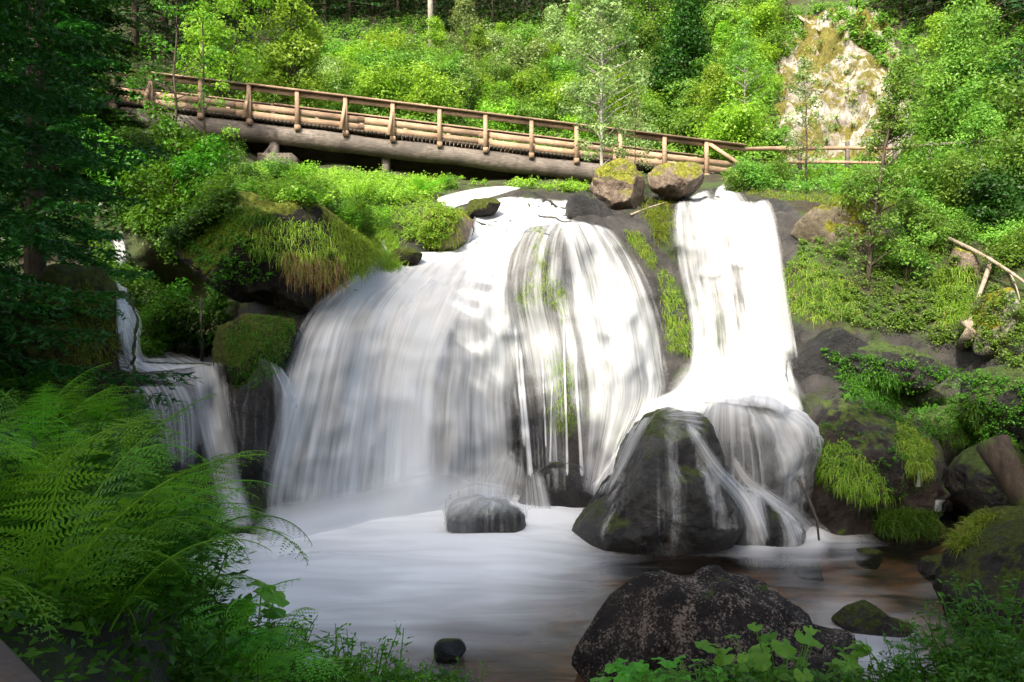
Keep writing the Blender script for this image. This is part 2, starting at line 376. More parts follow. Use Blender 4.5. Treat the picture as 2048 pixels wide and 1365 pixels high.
xs = np.arange(-9, 12, .3); ys = np.arange(3, 20, .3); X2, Y2 = np.meshgrid(xs, ys)
Z2 = np.array([[-.42+.10*mnoise.noise(Vector((x*.9, y*.9, 3.))) for x in xs] for y in ys])
gr = G(); n2x = len(xs); i = np.arange(len(ys)-1)[:, None]*n2x; j = np.arange(n2x-1)[None]
gr.add(np.stack([X2, Y2, Z2], -1).reshape(-1, 3), np.stack([i+j, i+j+1, i+n2x+j+1, i+n2x+j], -1).reshape(-1, 4))
m = N('stream_bed'); p = m.pos()
vor = m.n('ShaderNodeTexVoronoi', i_Vector=p, i_Scale=3.2)
m.surf(m.pr(i_Base_Color=m.mix(m.mr(m.noise(p, 1.2, 4), .4, .62), m.mix(vor.outputs['Color'], (.06, .038, .025), (.15, .10, .07)), (.42, .19, .06)), i_Roughness=.8).outputs[0])
tag(mk('river_bed', gr, m.m, smooth=True), 'brown pebbly bed under the shallow stream', None, None, 'structure')

# ------------------------------------------------------------------ boulders
BO = {}
def boulder(name, label, outline, Y, thick, mat, seed=0, amp=.12, cat='rock', group=None, solid=True, freq=1.1, M_=160, K=84, ridge=.5):
    o = np.array(outline, float); cpx = (o.min(0)+o.max(0))/2
    w = Pn(o[:, 0], o[:, 1], np.full(len(o), Y))[:, [0, 2]]; c = Pn(cpx[0], cpx[1], Y)[[0, 2]]
    th = np.arange(M_)*2*np.pi/M_; r = np.zeros(M_)
    for k, t in enumerate(th):
        d = np.array([math.cos(t), math.sin(t)]); best = 0
        for a in range(len(w)):
            p0 = w[a]-c; e = w[(a+1) % len(w)]-w[a]; den = d[0]*e[1]-d[1]*e[0]
            if abs(den) < 1e-9: continue
            s = (p0[0]*e[1]-p0[1]*e[0])/den; u = (p0[0]*d[1]-p0[1]*d[0])/den
            if s > 0 and -1e-6 <= u <= 1+1e-6: best = max(best, s)
        r[k] = best
    for _ in range(2): r = (np.roll(r, 1)+2*r+np.roll(r, -1))/4
    r = r*1.07
    ph = np.linspace(0, np.pi, K+1)[1:-1]
    sp = np.sin(ph)**.75; cp = np.sign(np.cos(ph))*np.abs(np.cos(ph))**.8
    Vv = np.stack([r[None]*np.cos(th)[None]*sp[:, None], -thick*cp[:, None]+0*th[None], r[None]*np.sin(th)[None]*sp[:, None]], -1)
    Vv = np.concatenate([Vv.reshape(-1, 3), [[0, -thick, 0], [0, thick, 0]]])
    cen = np.array([c[0], Y, c[1]])
    nn = unit(Vv/np.array([r.mean(), thick, r.mean()])**2)
    for k in range(len(Vv)):
        q = Vector(Vv[k]*freq)+Vector((seed*7.3, seed*3.1, 1.7))
        h = mnoise.fractal(q, .75, 2.1, 7)-ridge*abs(mnoise.noise(q*1.3))*1.6+ridge*.35
        Vv[k] += nn[k]*amp*h*1.35
    Vn = Vv/np.array([r.mean(), thick, r.mean()]); rs = R(seed+900)
    for _ in range(14):
        dn = unit(rs.normal(size=3)); hh = rs.uniform(.80, .97); ex = np.clip(Vn@dn-hh, 0, None); Vn = Vn-dn*ex[:, None]*.8
    Vv = Vn*np.array([r.mean(), thick, r.mean()])
    Vv = Vv+cen; nK = K-1
    i = np.arange(nK-1)[:, None]*M_; j = np.arange(M_)[None]; kk = (j+1) % M_
    Fq = np.stack([i+j, i+kk, i+M_+kk, i+M_+j], -1).reshape(-1, 4)
    jj = np.arange(M_); t1 = np.stack([jj*0+nK*M_, (jj+1) % M_, jj], -1); t2 = np.stack([jj*0+nK*M_+1, jj+(nK-1)*M_, (jj+1) % M_+(nK-1)*M_], -1)
    base = np.array([cen[0], cen[1], Vv[:, 2].min()])
    g = G(); g.add(Vv-base, [Fq, t1, t2])
    ob = mk(name, g, mat, smooth=True); ob.location = base
    tag(ob, label, cat, group); BO[seed] = (Vv.copy(), Fq, t1, t2, cen)
    if solid:
        tri = np.concatenate([Fq[:, [0, 1, 2]], Fq[:, [0, 2, 3]], t1, t2])
        solids.append((Vv, np.c_[tri, tri[:, 2]]))  # quads with a doubled corner
    return ob
def ell(x0, y0, x1, y1, n=20, sq=1.):
    cx, cy, a, b = (x0+x1)/2, (y0+y1)/2, (x1-x0)/2, (y1-y0)/2
    return [(cx+a*np.sign(math.cos(t))*abs(math.cos(t))**sq, cy+b*np.sign(math.sin(t))*abs(math.sin(t))**sq) for t in np.arange(n)*2*math.pi/n]

boulder('boulder', 'big dark wet boulder with mossy flanks in the middle of the pool edge',
        [(1132, 1110), (1150, 1065), (1196, 1020), (1244, 960), (1262, 885), (1288, 850), (1340, 832), (1395, 842), (1432, 900), (1462, 980), (1478, 1080), (1450, 1120), (1380, 1180), (1200, 1180)],
        13.9, 1.25, M['bigwet'], 1, .13)
boulder('boulder', 'low dark wet rock leaning against the left foot of the big boulder',
        [(1150, 1060), (1185, 1010), (1230, 950), (1262, 930), (1290, 980), (1270, 1100), (1170, 1110)], 14.6, .6, M['wet'], 2, .08)
boulder('boulder', 'rounded dark boulder veiled by thin water left of the brown boulder',
        [(1290, 1000), (1325, 870), (1368, 812), (1440, 786), (1530, 785), (1575, 815), (1612, 860), (1605, 950), (1600, 1020), (1560, 1140), (1400, 1140)],
        15.6, 1.7, M['wet'], 3, .12)
boulder('boulder', 'low smooth black rock at the foot of the veiled boulder',
        [(1420, 1090), (1430, 1010), (1480, 985), (1540, 1005), (1590, 1050), (1605, 1085), (1560, 1130), (1440, 1130)], 13.9, .7, M['wet'], 4, .07)
boulder('boulder', 'brown boulder with orange patches and hanging grass right of the falls',
        [(1588, 1100), (1592, 930), (1610, 860), (1660, 818), (1720, 808), (1790, 830), (1845, 875), (1865, 930), (1850, 1000), (1830, 1100), (1700, 1130)],
        15.1, 1.15, M['brown'], 6, .16)
boulder('boulder', 'slate grey rock with water sliding over it at the foot of the left curtain',
        [(905, 1050), (915, 1022), (955, 1006), (1000, 1004), (1036, 1022), (1050, 1050), (1040, 1075), (1000, 1125), (930, 1125)], 14.0, .5, M['bigwet'], 7, .12)
boulder('boulder', 'grey wet rock behind the thin strands under the central bulge',
        [(1040, 1010), (1060, 960), (1110, 925), (1160, 940), (1190, 990), (1200, 1050), (1060, 1060)], 16.3, .6, M['wet'], 8, .06)
boulder('boulder', 'large lichen speckled rock in the front at the edge of the pool',
        [(1110, 1420), (1112, 1265), (1200, 1212), (1260, 1180), (1310, 1164), (1380, 1164), (1450, 1180), (1540, 1212), (1620, 1245), (1700, 1290), (1755, 1345), (1790, 1430), (1700, 1500), (1200, 1500)],
        8.2, .95, M['lichen'], 9, .15)
boulder('boulder', 'low speckled rock cropping out below the large lichen rock',
        [(1520, 1420), (1550, 1355), (1610, 1325), (1680, 1322), (1730, 1345), (1770, 1420), (1650, 1470)], 6.7, .4, M['lichen'], 10, .06)
boulder('boulder', 'long dark rock with a mossy tip lying in the stream on the right',
        [(1672, 1240), (1690, 1208), (1740, 1202), (1770, 1225), (1820, 1240), (1845, 1280), (1830, 1330), (1740, 1320)], 9.6, .45, M['nearrock'], 11, .07)
boulder('boulder', 'tall speckled mossy rock at the right edge above the stream',
        [(1905, 1180), (1935, 1120), (1980, 1070), (2060, 1030), (2200, 1030), (2260, 1200), (2200, 1380), (2000, 1340), (1925, 1270)], 9.7, .9, M['nearrock'], 12, .12)
boulder('boulder', 'small pointed rock with a pale top standing in the pool',
        [(1592, 1152), (1598, 1130), (1615, 1116), (1630, 1120), (1643, 1140), (1645, 1160), (1600, 1165)], 12.6, .18, M['nearrock'], 13, .03)
boulder('boulder', 'small flat dark rock in the pool behind the pointed one', ell(1702, 1100, 1770, 1132), 13.0, .2, M['nearrock'], 14, .03)
boulder('boulder', 'flat brown topped rock between the pool and the right hand bank', ell(1832, 1112, 1945, 1165), 11.8, .3, M['nearrock'], 15, .05)
boulder('boulder', 'small round dark stone in the pool above the front plants', ell(868, 1278, 928, 1330), 8.6, .15, M['wet'], 16, .03)
boulder('boulder', 'mossy low rock with grass on top at the edge of the right inlet', ell(1745, 1020, 1880, 1095), 14.0, .4, M['mossrock'], 17, .06)
boulder('boulder', 'grassy hummock of rock in front of the dark right hand hollow', [(1895, 1080), (1920, 1045), (1980, 1030), (2080, 1020), (2160, 1060), (2140, 1140), (1980, 1130)], 11.9, .6, M['mossrock'], 18, .08)
boulder('boulder', 'dark rock with a grass tuft above the right hollow',
        [(1825, 870), (1840, 810), (1900, 795), (1960, 815), (1990, 880), (1975, 960), (1900, 1010), (1850, 980)], 16.2, .8, M['wetmoss'], 19, .1)
boulder('boulder', 'dark rounded rock behind the inlet under the leaning log',
        [(1905, 1000), (1915, 930), (1960, 895), (2040, 900), (2080, 960), (2070, 1040), (1930, 1030)], 14.6, .7, M['wetmoss'], 20, .1)
boulder('boulder', 'tall tan boulder capped with yellow moss at the right end of the bridge',
        [(1180, 365), (1195, 335), (1225, 320), (1258, 330), (1285, 370), (1280, 420), (1255, 450), (1215, 425), (1185, 400)], 21.8, .8, M['tan'], 21, .12)
boulder('boulder', 'tan block propped over the gap between the two falls',
        [(1288, 355), (1315, 335), (1370, 328), (1398, 340), (1402, 365), (1380, 395), (1330, 395), (1295, 385)], 21.6, .7, M['tan'], 22, .12)
boulder('boulder', 'wet dark rock beside the lip of the upper cascade', [(1135, 440), (1145, 400), (1165, 385), (1195, 400), (1225, 435), (1225, 470), (1160, 465)], 20.6, .6, M['wet'], 23, .08, solid=False)
boulder('boulder', 'pale boulder with grass on its crown left of the upper cascade',
        [(845, 470), (860, 425), (890, 412), (925, 425), (945, 460), (935, 495), (900, 512), (860, 505)], 19.6, .7, M['tan'], 24, .1)
boulder('boulder', 'low mossy rock below the upper stream', [(915, 425), (935, 402), (985, 395), (1010, 405), (985, 430), (940, 440)], 21.8, .5, M['mossrock'], 25, .06, solid=False)
boulder('boulder', 'small wet rock with a thin trickle beside the left curtain lip', [(772, 522), (788, 499), (820, 493), (848, 507), (855, 530), (800, 535)], 18.3, .4, M['mossrock'], 26, .06, solid=False)
boulder('boulder', 'huge overhanging rock under the grassy mound above the dark cave',
        [(350, 470), (375, 440), (440, 418), (520, 412), (620, 430), (720, 460), (775, 500), (740, 545), (680, 580), (600, 600), (500, 602), (420, 610), (370, 580), (352, 520)],
        16.6, 1.7, M['over'], 27, .22)
boulder('boulder', 'rounded rock covered in green grassy moss at the mouth of the cave',
        [(440, 700), (450, 660), (500, 632), (560, 620), (600, 625), (590, 680), (565, 740), (520, 780), (475, 790), (450, 750)], 15.2, .8, M['mossrock'], 28, .07)
boulder('boulder', 'steep wet rock face along the left side of the broad curtain',
        [(460, 820), (500, 770), (555, 710), (580, 660), (600, 700), (590, 1000), (560, 1120), (470, 1100), (455, 900)], 14.7, .8, M['wet'], 29, .1)
boulder('boulder', 'mossy rock pillar behind the spruce branches left of the small falls',
        [(60, 700), (110, 600), (160, 555), (215, 570), (238, 620), (240, 700), (228, 780), (240, 900), (120, 960), (60, 880)], 9.6, .9, M['mossrock'], 30, .16)
boulder('boulder', 'flat wet ledge rock at the top of the small left falls', [(225, 770), (250, 722), (330, 728), (450, 732), (462, 760), (440, 800), (330, 830), (240, 820)], 15.0, .7, M['wet'], 31, .06)
boulder('boulder', 'rounded wet rock under the veil of the small left falls',
        [(250, 870), (270, 790), (330, 772), (385, 800), (400, 880), (395, 1000), (270, 1020)], 14.1, .7, M['wet'], 32, .06)
boulder('boulder', 'pale smooth rock shoulder above the crossed dead branches', [(1815, 470), (1830, 445), (1870, 450), (1910, 485), (1930, 520), (1890, 530), (1840, 500)], 20.2, .5, M['tan'], 42, .08)
boulder('boulder', 'tan rock under the long dead branch', [(1890, 530), (1905, 498), (1940, 510), (1965, 550), (1960, 590), (1910, 575)], 18.9, .4, M['tan'], 43, .07)
boulder('boulder', 'big dark mossy rock at the right edge above the leaning log', [(1930, 800), (1950, 750), (2010, 725), (2090, 740), (2110, 830), (2060, 890), (1970, 880)], 15.0, .7, M['wetmoss'], 44, .12)
boulder('boulder', 'cracked dark slab below the sunlit grass of the right bank', [(1690, 700), (1730, 672), (1800, 690), (1880, 730), (1900, 770), (1830, 790), (1740, 760)], 16.9, .5, M['wetmoss'], 45, .1)
boulder('boulder', 'grey lichen covered slab leaning on the right hand slope', [(1945, 680), (1960, 600), (1990, 555), (2020, 565), (2030, 640), (2020, 700), (1985, 720), (1950, 710)], 16.8, .5, M['outcrop'], 33, .1)
boulder('boulder', 'dark ledge of rock beside the foot of the right fall',
        [(1560, 700), (1580, 655), (1640, 650), (1740, 690), (1860, 735), (1900, 790), (1850, 800), (1700, 790), (1620, 810), (1575, 790)], 17.6, .9, M['wet'], 34, .14)
boulder('boulder', 'mossy boulder embedded in the grass slope right of the right fall',
        [(1590, 470), (1610, 420), (1660, 395), (1720, 395), (1770, 430), (1800, 500), (1760, 560), (1690, 570), (1620, 540)], 19.8, .6, rockmat('mossy_tan_cliff', (.10, .08, .05), (.32, .27, .2), 1.2, .46, (.14, .14, .015)), 35, .2)
TB = bvh()

# ------------------------------------------------------------------ water
def watermat(name, k1=9., k2=38., lo=.18, hi=.95, var=.85, colr=(.76, .78, .8)):
    m = N(name); uv = m.n('ShaderNodeUVMap').outputs[0]
    def st(ku, kv, off): return m.noise(m.n('ShaderNodeMapping', i_Vector=uv, i_Scale=(ku, kv, 1), i_Location=(off, off*.3, off)).outputs[0], 1., 3, .55, .15)
    a = st(k1*.28, .22, 3.); b = st(k1, .28, 0.); c = st(k2, .5, 7.); bl = st(1.1, .9, 11.)
    s = m.math('ADD', m.math('ADD', m.math('MULTIPLY', a, .44), m.math('MULTIPLY', b, .34)), m.math('ADD', m.math('MULTIPLY', c, .11), m.math('MULTIPLY', bl, .09)))
    s = m.mr(s, .30, .70)
    d = m.attr('dens')
    al = m.mr(m.math('ADD', d, m.math('MULTIPLY', m.math('SUBTRACT', s, .5), var)), lo, hi)
    ed = m.attr('edge'); ed = m.math('ADD', ed, m.math('MULTIPLY', m.math('SUBTRACT', s, .5), m.math('MULTIPLY', m.math('SUBTRACT', 1.0, ed), 1.1)))
    al = m.math('MULTIPLY', al, m.mr(ed, .22, .95), True)
    df = m.n('ShaderNodeBsdfDiffuse', i_Color=(*colr, 1)); tr = m.n('ShaderNodeBsdfTranslucent', i_Color=(*colr, 1))
    mx = m.n('ShaderNodeMixShader', i_0=.25); m.l(df.outputs[0], mx.inputs[1]); m.l(tr.outputs[0], mx.inputs[2])
    tp = m.n('ShaderNodeBsdfTransparent'); x = m.n('ShaderNodeMixShader', i_0=al); m.l(tp.outputs[0], x.inputs[1]); m.l(mx.outputs[0], x.inputs[2])
    m.surf(x.outputs[0]); return m.m
M['water'] = watermat('silky_falling_water')
M['veil'] = watermat('thin_water_veil', 10, 30, .18, 1.1, .95)
M['mist'] = watermat('fine_spray', 1.2, 3, .0, 1.2, .3)

def interp_poly(pts, t):
    pts = np.asarray(pts, float); s = np.linspace(0, 1, len(pts))
    # smooth (Catmull-Rom through the knots)
    n = len(pts)-1; u = np.clip(t*n, 0, n-1e-6); k = u.astype(int); f = (u-k)[:, None]
    p0 = pts[np.clip(k-1, 0, n)]; p1 = pts[k]; p2 = pts[np.clip(k+1, 0, n)]; p3 = pts[np.clip(k+2, 0, n)]
    return .5*((2*p1)+(-p0+p2)*f+(2*p0-5*p1+4*p2-p3)*f*f+(-p0+3*p1-3*p2+p3)*f**3)
def ribbon(name, label, left, right, dv, du=(1,), off=.07, tree=None, pool=False, nu=60, nv=80, wm=None, mat='water', efade=.08, vfade=(.04, .06), sm=6, kind='structure', seed=0):
    t = np.linspace(0, 1, nv); L = interp_poly(left, t); Rr = interp_poly(right, t)
    u = np.linspace(0, 1, nu)
    Q = L[:, None]*(1-u)[None, :, None]+Rr[:, None]*u[None, :, None]
    D = np.full((nv, nu), np.nan)
    for a in range(nv):
        for b in range(nu):
            h, n = cast(Q[a, b, 0], Q[a, b, 1], tree)
            if h is not None: D[a, b] = h.y
    D[np.isnan(D)] = np.nanmean(D)
    raw = D.copy()
    def sm1(D):
        E = np.pad(D, 1, mode='edge'); return (E[1:-1, 1:-1]*2+E[:-2, 1:-1]+E[2:, 1:-1]+E[1:-1, :-2]+E[1:-1, 2:])/6
    for _ in range(sm): D = sm1(D)
    D = np.minimum(D, raw-.01)
    for _ in range(2): D = sm1(D)
    D -= off
    if pool: D = np.minimum(D, np.where(Q[..., 1] > 700, CZ*F/np.maximum(Q[..., 1]-682.5, 1)*.975, 1e9))
    Vv = Pn(Q[..., 0], Q[..., 1], D)
    W = wm or float(np.linalg.norm(Vv[:, -1]-Vv[:, 0], axis=1).max())
    Ln = float(np.linalg.norm(np.diff(Vv[:, nu//2], axis=0), axis=1).sum())
    U = np.broadcast_to(u[None]*W, D.shape); Vt = np.broadcast_to(t[:, None]*Ln, D.shape)
    dens = np.interp(t, np.linspace(0, 1, len(dv)), dv)[:, None]*np.interp(u, np.linspace(0, 1, len(du)), du)[None]
    e = np.clip(np.minimum(u, 1-u)/efade, 0, 1)[None]*np.clip(t/max(vfade[0], 1e-4), 0, 1)[:, None]*np.clip((1-t)/max(vfade[1], 1e-4), 0, 1)[:, None]
    e = e*e*(3-2*e)
    g = G(); i = np.arange(nv-1)[:, None]*nu; j = np.arange(nu-1)[None]
    Fq = np.stack([i+j, i+nu+j, i+nu+j+1, i+j+1], -1).reshape(-1, 4)
    g.add(Vv.reshape(-1, 3), Fq)
    o = mk(name, g, M[mat], smooth=True, attrs={'dens': dens, 'edge': e})
    uvl = o.data.uv_layers.new(name='UVMap'); li = Fq.ravel()
    uvl.data.foreach_set('uv', np.stack([U.ravel()[li]+seed*3.7, Vt.ravel()[li]], -1).astype(np.float32).ravel())
    tag(o, label, None, None, kind)
    return o
def water_film(label, seed, fn, off=.03, mat='veil'):
    Vv, Fq, t1, t2, cen = BO[seed]
    tmp = bpy.data.meshes.new('t'); tmp.from_pydata([tuple(v) for v in Vv], [], Fq.tolist()+t1.tolist()+t2.tolist()); nrm = np.array([v.normal[:] for v in tmp.vertices]); bpy.data.meshes.remove(tmp)
    if (nrm*(Vv-cen)).sum() < 0: nrm = -nrm
    q = Vv+nrm*off; g = G(); g.add(q, [Fq, t1, t2]); rx = np.ptp(Vv[:, 0])/2; px = 1024+q[:, 0]/q[:, 1]*F; py = 682.5-(q[:, 2]-CZ)/q[:, 1]*F
    dens = fn(px, py, (Vv[:, 2]-Vv[:, 2].min())/np.ptp(Vv[:, 2]), nrm)
    o = mk('water_film', g, M[mat], smooth=True, attrs={'dens': dens, 'edge': np.ones(len(q))})
    u = np.arctan2(Vv[:, 0]-cen[0], -(Vv[:, 1]-cen[1])-0)*rx*1.2; li = np.concatenate([f.ravel() for f in (Fq, t1, t2)])
    uvl = o.data.uv_layers.new(name='UVMap'); uvl.data.foreach_set('uv', np.stack([u[li]+seed, Vv[:, 2][li]], -1).astype(np.float32).ravel())
    tag(o, label, None, None, 'structure')
def g1(x, c, w): return np.exp(-((x-c)/w)**2)
water_film('sheet of water wrapped over the rounded boulder', 3, lambda px, py, h, n: .42+.75*np.clip((h-.72)/.28, 0, 1)+.25*g1(px, 1590, 22)*(py < 950)-.5*np.clip((py-1000)/80, 0, 1))
water_film('thin glaze of water running down the big dark boulder', 1, lambda px, py, h, n: .02+.42*g1(px, 1345+(py-850)*-.02, 26)+.5*g1(px, 1390+(py-850)*.30, 22)*(py < 1060)+.35*g1(px, 1262-(py-880)*.3, 12)-.3*np.clip((py-1060)/40, 0, 1), off=.015)
water_film('film of water sliding over the slate grey rock', 7, lambda px, py, h, n: .18+.25*np.clip((1040-py)/25, 0, 1)+.3*np.clip((975-px)/60, 0, 1)+.15*np.clip((1016-py)/12, 0, 1))
water_film('film of water over the low black rock', 4, lambda px, py, h, n: .15+.5*g1(px, 1505, 26)+.45*g1(px, 1585, 25), off=.02)
water_film('spray glaze on the steep rock face left of the curtain', 29, lambda px, py, h, n: .1+.5*np.clip((px-520)/50, 0, 1))
# broad left curtain with its cascade above
ribbon('waterfall', 'upper cascade spreading into the broad left curtain',
       [(1010, 388), (960, 412), (935, 450), (925, 488), (880, 508), (800, 505), (735, 522), (690, 552), (630, 600), (590, 655), (565, 720), (545, 800), (525, 880), (505, 960), (495, 1040), (490, 1125)],
       [(1150, 398), (1150, 425), (1130, 445), (1065, 455), (1050, 478), (1035, 510), (1030, 545), (1030, 575), (1033, 610), (1040, 660), (1050, 720), (1045, 790), (1050, 860), (1055, 930), (1055, 1000), (1055, 1060)],
       [1.0, 1.0, 1.0, .98, .95, .92, .9, .9, .86, .8, .8, .77, .74, .72, .74, .85], (.8, 1.0, .92, 1.08, 1.1, 1.0, .95, .88, .85), nu=110, nv=150, sm=14, efade=.10, wm=4.8, vfade=(.04, .13), pool=True)
ribbon('waterfall', 'thick strand of water down the middle of the broad left curtain',
       [(850, 530), (790, 600), (750, 720), (730, 850), (715, 1000), (700, 1080)], [(980, 520), (950, 600), (900, 720), (885, 850), (880, 1000), (880, 1050)],
       [.6, .8, .9, .95, .95, 1.], (.6, .8, 1.0, 1.15, 1.1), off=.22, nu=40, nv=70, efade=.25, vfade=(.25, .05), seed=2, sm=20, wm=1.2)
# central bulge veil
ribbon('waterfall', 'thin veil over the mossy bulge in the middle',
       [(1080, 425), (1020, 465), (990, 530), (980, 600), (995, 680), (1015, 780), (1030, 880), (1035, 1000)],
       [(1150, 445), (1150, 480), (1150, 540), (1155, 600), (1170, 680), (1180, 780), (1185, 880), (1190, 1000)],
       [.66, .52, .42, .46, .85, .5, .36, .38], (1., .7, .95, .8, 1.), off=.05, nu=60, nv=90, mat='veil', seed=3, efade=.16)
# right of centre
ribbon('waterfall', 'white curtain falling right of the mossy bulge',
       [(1100, 428), (1108, 470), (1118, 540), (1128, 620), (1143, 700), (1155, 800), (1160, 900), (1160, 1000)],
       [(1225, 455), (1265, 500), (1305, 570), (1330, 650), (1342, 730), (1345, 790), (1290, 880), (1220, 1000)],
       [.8, .7, .74, .95, .85, .7, .62, .7], (.7, .95, .8, 1., .7, .8, .6), off=.08, nu=70, nv=100, sm=10, seed=4, efade=.2)
ribbon('waterfall', 'tall white fall on the right side',
       [(1350, 400), (1338, 430), (1342, 480), (1350, 540), (1362, 600), (1370, 660), (1368, 730), (1350, 800)],
       [(1460, 392), (1540, 425), (1556, 480), (1564, 540), (1570, 600), (1578, 660), (1592, 740), (1625, 830)],
       [.72, .70, .76, .70, .66, .72, .9, 1.1], (.6, .95, .62, .9, .7, .95, .66, .85, 1.0, .7, .95, .6), off=.10, nu=80, nv=100, sm=10, seed=5, efade=.12, vfade=(.06, .02))
strand0 = [([(1395, 385), (1408, 410), (1412, 470), (1420, 560)], 70, 90, .6), ([(1430, 380), (1460, 395), (1478, 440), (1486, 540)], 50, 80, .75), ([(1515, 400), (1532, 430), (1545, 500), (1556, 600), (1575, 720)], 50, 60, .7)]
ribbon('waterfall', 'second sheet of spray on the right edge of the tall right fall',
       [(1465, 400), (1470, 450), (1480, 520), (1490, 600), (1480, 700), (1440, 800)], [(1535, 402), (1562, 450), (1570, 520), (1578, 600), (1590, 720), (1620, 850)],
       [.45, .6, .6, .6, .85, 1.1], (.6, 1, .6), off=.28, nu=40, nv=60, sm=14, seed=6, efade=.3)
ribbon('waterfall', 'white run of water slanting down behind the big dark boulder',
       [(1372, 700), (1345, 770), (1290, 805), (1255, 850), (1215, 920), (1165, 985), (1110, 1030), (1060, 1065)],
       [(1600, 800), (1520, 800), (1420, 815), (1360, 835), (1290, 870), (1240, 970), (1195, 1035), (1160, 1100)],
       [1.1, 1.2, 1.2, 1.15, 1.05, 1.0, 1.0, 1.], (.8, 1, 1.05, .95), off=.25, nu=50, nv=100, sm=26, seed=7, efade=.2, vfade=(.15, .12), wm=1.5, tree=T0, pool=True)
def strand(label, pts, w0, w1, d=.9, off=.05, seed=0, sm=4, nv=50, mat='water', wm=.5, ef=.45, vf=(.1, .08)):
    pts = np.array(pts, float); tg = np.gradient(pts, axis=0); tg /= np.linalg.norm(tg, axis=1)[:, None]
    nrm = np.stack([-tg[:, 1], tg[:, 0]], 1); w = np.linspace(w0, w1, len(pts))[:, None]/2
    a, b = pts+nrm*w, pts-nrm*w
    ribbon('water_strand', label, a, b, [d, d], (1,), off=off, nu=14, nv=nv, sm=sm, seed=seed, efade=ef, vfade=vf, wm=wm, mat=mat)
for k, (p_, a_, b_, d_) in enumerate(strand0): strand('rounded tongue of water spilling over the lip of the right fall', p_, a_, b_, d_, off=.22, seed=60+k, wm=1.2)
strand('white strand curling between the two dark boulders', [(1372, 842), (1395, 880), (1432, 935), (1478, 985), (1505, 1030), (1525, 1095)], 24, 80, .62, wm=1.5, mat='veil', seed=1, nv=60)
strand('bright strand along the lower edge of the veil', [(1462, 905), (1490, 955), (1540, 995), (1580, 1025), (1612, 1060), (1645, 1095)], 24, 84, .68, wm=1.5, mat='veil', seed=2, nv=60)
0 and strand('thin strand beside the brown boulder', [(1570, 795), (1600, 835), (1612, 870), (1600, 920), (1582, 980), (1590, 1030), (1625, 1085)], 34, 54, .8, seed=3, nv=60)
0 and strand('fine trickle down the face of the big boulder', [(1370, 850), (1340, 890), (1325, 960), (1335, 1040), (1340, 1090)], 30, 90, .32, seed=4, mat='veil', wm=1.2)
0 and strand('fine trickle on the right flank of the big boulder', [(1425, 950), (1430, 1000), (1432, 1040), (1445, 1080)], 30, 40, .35, seed=5, mat='veil', wm=.8)
0 and strand('strand sliding over the low left rock', [(1265, 925), (1230, 985), (1200, 1030), (1180, 1050)], 10, 18, .7, seed=6)
strand('splash fan at the foot of the left curtain', [(1022, 890), (1018, 930), (1005, 970), (985, 1030)], 60, 190, .55, off=.2, seed=7, mat='veil', wm=2, vf=(.35, .2))
strand('splash at the foot of the central strands', [(1060, 930), (1068, 975), (1075, 1040)], 50, 110, .5, off=.2, seed=8, mat='veil', wm=1.4, vf=(.35, .2))
for k, (x0, y0, x1, y1, w) in enumerate([(1040, 690, 1062, 960, 16), (1030, 650, 1050, 900, 12), (1085, 700, 1092, 900, 5), (1105, 760, 1100, 930, 6), (1128, 640, 1135, 960, 9), (1150, 700, 1165, 960, 12)]):
    strand('narrow strand hanging over the dark gap, number %d from the left curtain' % (k+1), [(x0, y0), ((x0*2+x1)/3-1, (y0*2+y1)/3), ((x0+2*x1)/3, (y0+2*y1)/3), (x1, y1)], w*.7, w*1.2, .85, off=.12, seed=10+k)
# small left falls
ribbon('waterfall', 'tall narrow fall in the shade behind the spruce branches', [(222, 475), (226, 520), (228, 600), (230, 680)], [(252, 475), (256, 520), (262, 600), (272, 650)], [.75, .8, .75, .8], (1, .9), off=.1, nu=16, nv=40, seed=11, efade=.3)
ribbon('waterfall', 'fan of shaded water spreading over the left ledge',
       [(230, 600), (228, 650), (228, 700), (236, 730), (262, 750)], [(268, 612), (310, 640), (355, 685), (410, 712), (470, 728)], [.8, .75, .65, .8, .85], (1, .9, .6), off=.12, nu=40, nv=40, sm=12, seed=12, efade=.3)
ribbon('waterfall', 'small curtain falling off the left ledge', [(350, 722), (362, 770), (372, 820), (385, 880), (405, 960), (420, 1060)], [(466, 722), (468, 770), (474, 820), (486, 880), (505, 960), (540, 1070)], [.8, .66, .74, .92, .9, .85], (.7, 1., .9), off=.1, nu=30, nv=60, seed=13, efade=.42, sm=20, wm=1.6)
ribbon('waterfall', 'thin veil over the rounded rock in the small left falls', [(240, 770), (262, 800), (280, 860), (300, 940)], [(400, 765), (420, 820), (420, 880), (410, 960)], [.6, .5, .5, .5], (1, .9, 1.2), off=.05, nu=40, nv=40, mat='veil', seed=14, efade=.3, vfade=(.1, .3))
ribbon('waterfall', 'shallow sheet crossing the left ledge', [(232, 700), (300, 722), (380, 730)], [(240, 745), (300, 762), (420, 790)], [.55, .5, .6], (.7, 1, .7), off=.05, nu=20, nv=30, mat='veil', seed=15, efade=.2)
ribbon('waterfall', 'far stream rushing down under the bridge', [(1010, 372), (960, 374), (915, 382), (875, 392), (870, 400)], [(1050, 376), (1000, 392), (960, 404), (920, 415), (905, 425)], [1, 1, 1, 1], (1, 1), off=.15, nu=20, nv=40, seed=16, efade=.2)
strand('little fall between the grassy mound and the wet rock', [(766, 478), (770, 500), (776, 525)], 10, 26, 1., seed=17, nv=24)
strand('glimpse of white water in the right hollow', [(1838, 940), (1838, 960), (1836, 975)], 8, 24, .7, seed=18, nv=16)
strand('short white drop at the back of the right inlet', [(1888, 1000), (1888, 1010), (1888, 1024)], 38, 42, .9, seed=19, nv=16, ef=.1)
